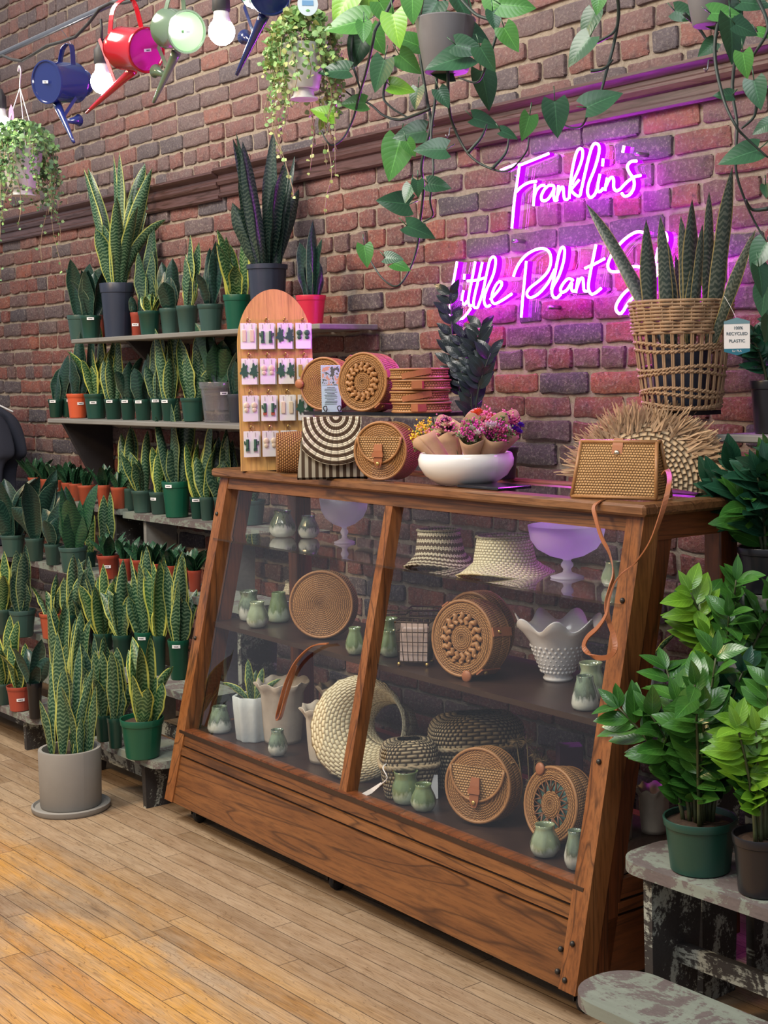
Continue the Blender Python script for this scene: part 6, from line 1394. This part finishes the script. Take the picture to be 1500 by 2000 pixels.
def can(label, u, v, r_px, ax, col, du, dv, spout, brace, colb=None, handle=((-.02, .55), (.05, 1.25), (.35, .75)), rose=True, s0=None):
    """enamel watering can hung by its handle, round base turned to the viewer; ax = unit axis base->mouth"""
    p = atY(u, v, -.97); s_ = mpp(p); r = r_px*s_; t = thing('watering_can', p, label, 'watering can', 0, 'enamel watering cans on the rail')
    ax = (RT*ax[0]+UP*ax[1]+FW*ax[2]).normalized(); q = ax.to_track_quat('Z', 'X').to_matrix().to_4x4(); Lb = r*1.75
    mt = M[col]; m = MB(); m.M = q
    m.lathe([(0, .004), (r*.90, .004), (r*.93, 0), (r, 0), (r*1.01, .006), (r*.98, .012), (r*.92, Lb*.95), (r*.95, Lb), (r*.86, Lb), (r*.60, Lb*1.02), (0, Lb*1.02)], 36); body = m.build('body', mt, t, 40)
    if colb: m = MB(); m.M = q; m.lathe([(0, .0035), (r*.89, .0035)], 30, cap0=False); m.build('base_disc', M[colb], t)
    m = MB(); m.M = q @ Matrix.Translation((0, 0, Lb*.55)); f = lambda a, b, c=0: RT*(a*r)+UP*(b*r)+FW*c
    nk = MB(); nk.M = q @ Matrix.Translation((0, 0, Lb)); nk.lathe([(r*.60, 0), (r*.60, r*.55), (r*.64, r*.58), (r*.56, r*.6), (r*.5, r*.1)], 24); nk.build('filling_neck', mt, t, 40)
    mid = ax*Lb*.5
    hp = [mid+RT*(a*r)+UP*(b*r) for a, b in handle]; m = MB(); m.ribbon(spline(hp, 6), .018, ax, .002); m.build('handle', mt, t, False)
    a = V(mid*.3); sp = [a+f(*s0) if s0 else a]; e = atY(u+spout[0], v+spout[1], -.95)-p; st = atY(u+spout[2], v+spout[3], -.95)-p+ax*.02
    m = MB(); n = 8; m.tube([st.lerp(e, i/n) for i in range(n+1)], [.0135-.009*i/n for i in range(n+1)], 12); sp_ = m.build('spout', mt, t)
    if rose: k = st.lerp(e, .45); d = (e-st).normalized(); m = MB(); m.tube([k+ax*.01, k+ax*.045-d*.005, k+ax*.058-d*.006], [.006, .012, .019], 14); m.build('rose', mt, t)
    if brace: b0 = atY(u+brace[0], v+brace[1], -.93)-p+ax*.05; m = MB(); m.ribbon([b0, st.lerp(e, .35)], .010, ax, .002); m.build('brace', mt, t, False)
    c = -ax*.0006; X_ = RT.cross(ax).cross(ax).normalized()*-1; Y_ = ax.cross(X_)
    m = MB(); w_, h_ = .024, .008
    for k, (sx, sy, o, mi) in enumerate(((1, 1, .001, 0), (.5, .3, .0016, 1))):
        m.add([tuple(X_*(a*w_*sx/1)+Y_*(b*h_*sy)-ax*o*3) for a, b in ((-.5, -.5), (.5, -.5), (.5, .5), (-.5, .5))], [(0, 1, 2, 3)], None, mi)
    m.build('price_sticker', [M['sticker'], M['ink']], t, False)
    # wire hook to the rail
    top = max(hp, key=lambda z: z.z); m = MB(); rl = V((p.x+top.x, -.92, 2.43))-p; m.tube(spline([top, (top+rl)/2+V((.004, 0, 0)), rl, rl+V((0, .012, .008))], 4), .0015, 5); m.build('hanging_wire', M['steel'], t)
    return t
for nm, c in (('can_navy', (.012, .022, .12)), ('can_red', (.42, .008, .018)), ('can_green', (.12, .19, .115)), ('can_green_base', (.22, .55, .20)), ('can_red_neon_lit', (.62, .015, .30))):
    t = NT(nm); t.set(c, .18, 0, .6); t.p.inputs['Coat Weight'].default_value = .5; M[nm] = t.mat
can('dark blue watering can, leftmost on the rail', 90, 160, 42, (.55, .18, .85), 'can_navy', 0, 0, (54, 118, 12, 44), (34, 30), handle=((-.05, .75), (.12, 1.6), (.50, 1.75), (.60, .8)))
can('bright red watering can between the two left bulbs', 287, 98, 44, (-.80, .22, .62), 'can_red', 0, 0, (-118, 122, -18, 40), (-72, -20), colb='can_red_neon_lit', handle=((-1.1, .7), (-.9, 1.9), (-.1, 2.2), (.35, .8)), rose=False)  # pink base disc: the sign's magenta glow painted over the red enamel
can('pale green watering can beside the right bulb', 366, 62, 42, (-.68, .30, .72), 'can_green', 0, 0, (-66, 138, -14, 42), (-40, 30), colb='can_green_base', handle=((-.6, .8), (-.3, 1.7), (.2, 1.5), (.3, .9)))
can('blue watering can cut by the top frame edge, right of the last bulb', 530, -14, 44, (-.45, .35, .8), 'can_navy', 0, 0, (-68, 160, -8, 45), (-40, 30), handle=((-.6, .8), (-.3, 1.7), (.2, 1.5), (.3, .9)))

# ---------------------------------------------------------------- hanging string-leaf plants
def string_plant(label, u, v, w, h, Y, seed, strands, mats, potcol, hangL, hook, spread=1.0, name='string_of_leaves'):
    p = atY(u, v, Y); s_ = mpp(p); r = w/2*s_; H = h*s_; rnd = random.Random(seed)
    t = thing(name, p, label, 'hanging plant', 0, 'hanging string-leaf plants')
    m = MB(); m.lathe([(0, -H), (r*.62, -H), (r*.66, -H*.97), (r*.95, -.01), (r, 0), (r*.97, .003), (r*.88, -.004), (r*.6, -H*.6)], 28); m.build('pot', M[potcol], t, 40)
    m = MB(); m.lathe([(r*.40, -H-.001), (r*.46, -H-.018), (r*.58, -H-.020), (r*.60, -H-.024), (0, -H-.024)], 24); m.build('saucer', M[potcol], t, 40)
    m = MB()
    for k in range(3): a = 2*pi*k/3+.4; m.tube([(r*.95*cos(a), r*.95*sin(a), 0), (0, 0, hangL)], .0016, 5)
    m.tube(spline([(0, 0, hangL), (.002, 0, hangL+.02), (.010, 0, hangL+.05), (0, 0, hangL+.07), (-.012, 0, hangL+.055)], 5), .0026, 6); m.build('hanger', M[hook], t)
    st = MB(); lf = MB()
    def leaf(c, k=1.0):
        d = V((rnd.gauss(0, 1), rnd.gauss(0, 1), rnd.gauss(0, .6))).normalized(); nn = V((cos(TOCAM), sin(TOCAM), .3))+V((rnd.gauss(0, .5), rnd.gauss(0, .5), rnd.gauss(0, .5)))
        L = rnd.uniform(.011, .018)*k; oval(lf, c, d, nn, L, L*.95, rnd.choice([0, 0, 1]), .1, nu=2, nv=4)
    for k in range(520):    # bushy top
        a = rnd.uniform(0, 2*pi); e = rnd.uniform(.05, 1.0)**.6; rr = r*1.45*e*spread; zz_ = .035+.05*(1-e*e)-max(0, e-.55)*.22*rnd.random()*1.6
        leaf(V((rr*cos(a), rr*sin(a), zz_)), 1.15)
    for k in range(strands):
        a = rnd.uniform(0, 2*pi); L = H*rnd.uniform(.6, 2.3)*(1 if k % 4 else 1.5); pth = []
        for j in range(16):
            q = j/15; rr = r*(1.0+.45*spread*sin(min(1, q*2.2)*pi/2)); pth.append(V((rr*cos(a)+.012*sin(q*7+k), rr*sin(a)+.012*cos(q*6+k*2), .02+.03*sin(min(1, q*3)*pi)-L*q)))
        st.tube(pth, .0009, 4)
        for j in range(1, 16):
            for _ in range(3 if j < 9 else 2 if L < H*2 else 1):
                if rnd.random() < .85: leaf(pth[j]+V((rnd.uniform(-.007, .007), rnd.uniform(-.007, .007), rnd.uniform(-.008, .008))), 1.0-.3*(j/15))
    st.build('strands', M['twig'], t); lf.build('leaves', [M[q] for q in mats], t); return t
t = string_plant('bushy light green string plant hanging in a cream pot right of the cans', 592, 92, 92, 82, -.90, 3, 46, ('string', 'stringl'), 'white', .27, 'steel')
for (u0, pts) in ((0, [(538, 120), (530, 200), (536, 260), (555, 310), (572, 370), (572, 385)]), (1, [(628, 200), (640, 280), (648, 340), (638, 380), (634, 420)])):
    m = MB(); lf = MB(); P = spline([atY(a, b, -.86)-t.location for a, b in pts], 5); m.tube(P, .0011, 4); rnd = random.Random(u0)
    for q in P[::3]: oval(lf, q, V((rnd.gauss(0, 1), 0, rnd.gauss(0, 1))), V((cos(TOCAM), sin(TOCAM), 0)), .010, .009, 0, .1, nu=2, nv=3)
    m.build('long_strand', M['twig'], t); lf.build('leaves', M['stringl'], t)
t = string_plant('dark creeping plant trailing pale strands, hanging at the left frame edge', 42, 292, 84, 76, -.90, 8, 40, ('stringd', 'string'), 'can_mauve' if 'can_mauve' in M else 'white', .20, 'hanger_w', 1.1)
p = atY(601, 8, -.93); s_ = mpp(p); t = thing('swing_tag', p, 'oval pale blue care tag with a leaf motif hanging above the bushy string plant', 'tag', face(p)); m = MB()
n = 28; vs = [(20*s_*cos(2*pi*k/n), y, 23*s_*sin(2*pi*k/n)) for y in (-.0006, .0006) for k in range(n)]; m.add(vs, [list(range(n)), list(range(2*n-1, n-1, -1))]+[(i, n+i, n+(i+1) % n, (i+1) % n) for i in range(n)], None, 0)
for a in (-.7, 0, .7): oval(m, (0, -.0014, -15*s_), (sin(a), 0, cos(a)), (0, -1, 0), 9*s_, 4*s_, 1, 0, nu=2, nv=4)
m.box((0, -.0012, 2*s_), (22*s_, .0006, 10*s_), 2); m.build('card', [plain('tag_sky', (.62, .74, .80), .4), plain('tag_leaf', (.10, .35, .08), .4), plain('tag_blue', (.15, .35, .60), .4)], t, False)
m = MB(); m.tube([(0, 0, 23*s_), (0, 0, max(.05, 2.43-p.z))], .0007, 4); m.build('thread', M['card'], t)
# mauve paper tag of the left plant
m = MB(); p = atY(22, 222, -.93); oval(m, (0, 0, .03), (0, 0, -1), (sin(.5), -1, 0), .085, .022, 0, .05, curl=.02); o = m.build('paper_tag', plain('mauve', (.55, .30, .52), .5)); o.location = p; tag(o, 'long mauve paper tag dangling in the hanger of the left creeping plant', 'tag')

# ---------------------------------------------------------------- pothos
def B(pts): return [(x/2.3077+450, y/2.3077) for x, y in pts]
def Cc(pts): return [(x/2.3077+850, y/2.3077) for x, y in pts]
def pothos(label, potuv, potw, poth, Y, vines, lvs, conv):
    p = atY(potuv[0], potuv[1], Y); s_ = mpp(p); r = potw/2*s_; H = poth*s_
    t = thing('pothos', p, label, 'hanging plant', 0, 'trailing pothos plants')
    m = MB(); m.lathe([(0, -H), (r*.70, -H), (r*.74, -H*.96), (r*.97, -.012), (r, 0), (r*.97, .003), (r*.88, -.004), (r*.6, -H*.6)], 32); m.build('pot', plain('pot_ash', (.16, .155, .16), .45), t, 40)
    m = MB()
    for k in range(3): a = 2*pi*k/3+.4; m.tube([(r*.95*cos(a), r*.95*sin(a), 0), (0, 0, .30)], .0016, 5)
    m.build('hanger', M['steel'], t)
    m = MB(); rnd = random.Random(len(vines))
    for i, vn in enumerate(vines):
        yy = Y+.02+.05*sin(i*2.1); n = len(vn); P = spline([atY(u, v, yy+.03*sin(k+i))-p for k, (u, v) in enumerate(conv(vn))], 6); m.tube(P, [.0042-.0024*k/len(P) for k in range(len(P))], 7)
    m.build('vines', M['stemd'], t)
    lf = MB(); st = lf
    for i, (x, y, L, ang, mi) in enumerate(lvs):
        (u, v), = conv([(x, y)]); yy = Y-.02+.06*sin(i*1.7); c = atY(u, v, yy)-p; s2 = mpp(c+p); L_ = L/2.3077*s2*1.08; a = radians(ang)
        d = RT*cos(a)-UP*sin(a)+FW*rnd.uniform(-.35, .15); nn = -FW+RT*rnd.uniform(-.6, .6)+UP*rnd.uniform(0, .7)
        b = c-d.normalized()*L_*.45; oval(lf, b, d, nn, L_, L_*.78, mi, .16, heart=True, curl=.12, nu=6, nv=9)
        st.tube([b, b-d.normalized()*L_*.28+V((0, 0, .012))], .0012, 5, 0)
    lf.build('leaves', [M['ptd'], M['ptg'], M['pty']], t); return t
V1 = [[(930, -60), (935, 200), (925, 430), (905, 600), (915, 760), (900, 900), (912, 970), (870, 1000)], [(860, -60), (850, 200), (885, 440), (902, 560), (862, 740), (870, 850), (855, 1000), (840, 1120), (800, 1230), (750, 1290), (690, 1260), (640, 1190), (613, 1130)],
 [(760, -60), (700, 60), (655, 130), (640, 200), (610, 330), (580, 430), (555, 530), (510, 620), (460, 655), (430, 630), (412, 590)], [(960, -60), (975, 150), (980, 340), (985, 480), (1010, 580), (1070, 690), (1150, 750), (1250, 770), (1330, 690), (1345, 620)],
 [(900, 490), (830, 520), (760, 540), (690, 520), (630, 470), (560, 440), (505, 400)], [(1070, 690), (1130, 620), (1155, 560)], [(1180, 760), (1240, 690), (1255, 620)], [(740, 250), (690, 420), (720, 480), (800, 530)], [(1010, -40), (1100, 60), (1200, 120), (1150, 300), (1110, 370), (1030, 350)], [(560, 110), (545, 250), (570, 350), (590, 420)]]
L1 = [(510, 20, 170, 120, 2), (625, 15, 140, 90, 2), (530, 105, 190, 170, 1), (745, 130, 150, 80, 2), (700, 60, 120, 60, 1), (575, 225, 150, 110, 0), (470, 318, 130, 180, 0), (420, 508, 110, 200, 2), (412, 562, 50, 110, 2), (558, 465, 105, 175, 1), (672, 335, 140, 110, 0), (772, 395, 110, 10, 2), (838, 440, 95, 100, 0), (805, 285, 120, 40, 1), (985, 272, 190, 165, 0), (945, 318, 130, 195, 0), (1090, 150, 150, 20, 0), (1075, 215, 130, 15, 0), (1155, 262, 120, 60, 0), (1152, 400, 165, 75, 0), (1185, 30, 120, 85, 1), (1290, 25, 150, 5, 1), (1262, 172, 120, 60, 1), (1010, 120, 130, 30, 1), (900, 60, 140, 120, 0), (820, 30, 130, 90, 1), (790, 180, 130, 200, 1), (1050, 40, 130, 60, 0), (1190, 90, 90, 80, 0), (960, 440, 90, 60, 0),
 (812, 602, 140, 170, 0), (742, 712, 180, 105, 1), (905, 672, 135, 180, 0), (812, 668, 75, 60, 1), (740, 912, 140, 185, 0), (800, 868, 85, 110, 0), (845, 848, 70, 90, 0), (938, 835, 100, 10, 0), (855, 1040, 130, 20, 0), (610, 1150, 95, 80, 1), (735, 1163, 80, 5, 0), (770, 1200, 80, 20, 1), (1150, 548, 120, 15, 0), (1255, 605, 80, 20, 0), (1335, 572, 110, 105, 1), (890, 180, 120, 100, 1), (660, 180, 120, 60, 1), (600, 140, 90, 90, 1)]
pothos('large pothos hanging above the sign corner, long vines falling past the picture rail', (870, 40), 120, 100, -.82, V1, L1, B)
V2 = [[(815, -60), (827, 60), (805, 200), (770, 330), (735, 450), (695, 500), (660, 570), (600, 572), (560, 545)], [(1385, -60), (1378, 80), (1340, 380), (1360, 560), (1355, 760), (1395, 900), (1440, 1000), (1490, 1085)], [(1300, -40), (1260, 220), (1295, 430), (1350, 560), (1400, 620), (1500, 710)], [(1440, -30), (1500, 120), (1440, 240), (1400, 300)], [(730, 190), (800, 150), (825, 100)], [(700, 320), (760, 310), (800, 270)], [(1120, 60), (1190, 130), (1230, 190), (1265, 240)], [(1450, 420), (1440, 520), (1380, 580)], [(1500, 940), (1430, 945), (1400, 900)]]
L2 = [(735, 15, 90, 100, 1), (692, 112, 130, 115, 0), (650, 225, 150, 130, 0), (755, 450, 165, 335, 0), (545, 530, 150, 85, 0), (1130, 62, 110, 20, 0), (1340, 175, 190, 85, 0), (1310, 60, 140, 0, 1), (1440, 15, 130, 10, 0), (1225, 218, 90, 140, 0), (1450, 420, 130, 80, 0), (1372, 700, 170, 165, 0), (1475, 575, 90, 150, 0), (1300, 428, 80, 180, 0), (1395, 290, 110, 80, 1), (1495, 155, 90, 20, 1), (1490, 860, 60, 90, 0), (1460, 1150, 140, 120, 0), (1470, 1265, 130, 80, 0), (1340, 60, 130, 60, 0), (1250, 100, 100, 40, 0), (1400, 130, 110, 20, 0), (1480, 1350, 130, 100, 0), (1500, 1480, 120, 90, 0)]
pothos('second pothos hanging at the top right, vines framing the snake plant basket', (1385, -20), 90, 70, -.62, V2, L2, Cc)

# ---------------------------------------------------------------- dark shirts on hangers at the left edge
for k, (uu, dy, rz, lab) in enumerate(((-30, -.24, -.55, 'navy t-shirt on a white hanger at the left frame edge'), (-62, -.34, -.40, 'second navy t-shirt in front of the first, half out of the frame'))):
    p = atY(uu, 783, dy); t = thing('t_shirt', p, lab, 'shirt', face(p)+rz, 'dark shirts on hangers')
    rows = [(-.012, .060, .020), (-.030, .10, .03), (-.065, .155, .036), (-.11, .190, .04), (-.19, .212, .042), (-.262, .222, .044), (-.268, .150, .044), (-.40, .146, .045), (-.58, .152, .048), (-.66, .155, .048)]
    m = MB(); n = 48; vs = []; uv = []
    for (z, w_, th) in rows:
        for j in range(n+1):
            a = 2*pi*j/n; x = w_*cos(a); y = th*sin(a)*(1+.35*sin(x*55+z*9+k)) + .012*sin(x*38+z*14); sag = -.05*max(0, abs(x)-.12)*(z < -.1)
            vs.append((x, y, z+sag-.25*abs(x)*(z > -.05)*.4)); uv.append((x, z))
    m.add(vs, [(i*(n+1)+j, (i+1)*(n+1)+j, (i+1)*(n+1)+j+1, i*(n+1)+j+1) for i in range(len(rows)-1) for j in range(n)], uv); o = m.build('cloth', M['tee'], t); o.modifiers.new('smooth', 'SUBSURF').levels = 1
    m = MB(); m.tube([(-.145, 0, -.052), (0, 0, .012), (.145, 0, -.052)], .0045, 6); m.tube(spline([(0, 0, .01), (0, 0, .03), (.014, 0, .045), (0, 0, .06), (-.014, 0, .05)], 4), .0018, 5); m.build('hanger', M['hanger_w'], t)
m = MB(); p = atY(-10, 790, -.3); m.tube([(p.x-.5, -.36, p.z+.085), (p.x+.02, -.36, p.z+.085)], .009, 8); tag(m.build('garment_rail', M['darksteel']), 'dark rail beyond the left frame edge that carries the shirts', 'rail')
bpy.context.view_layer.update()
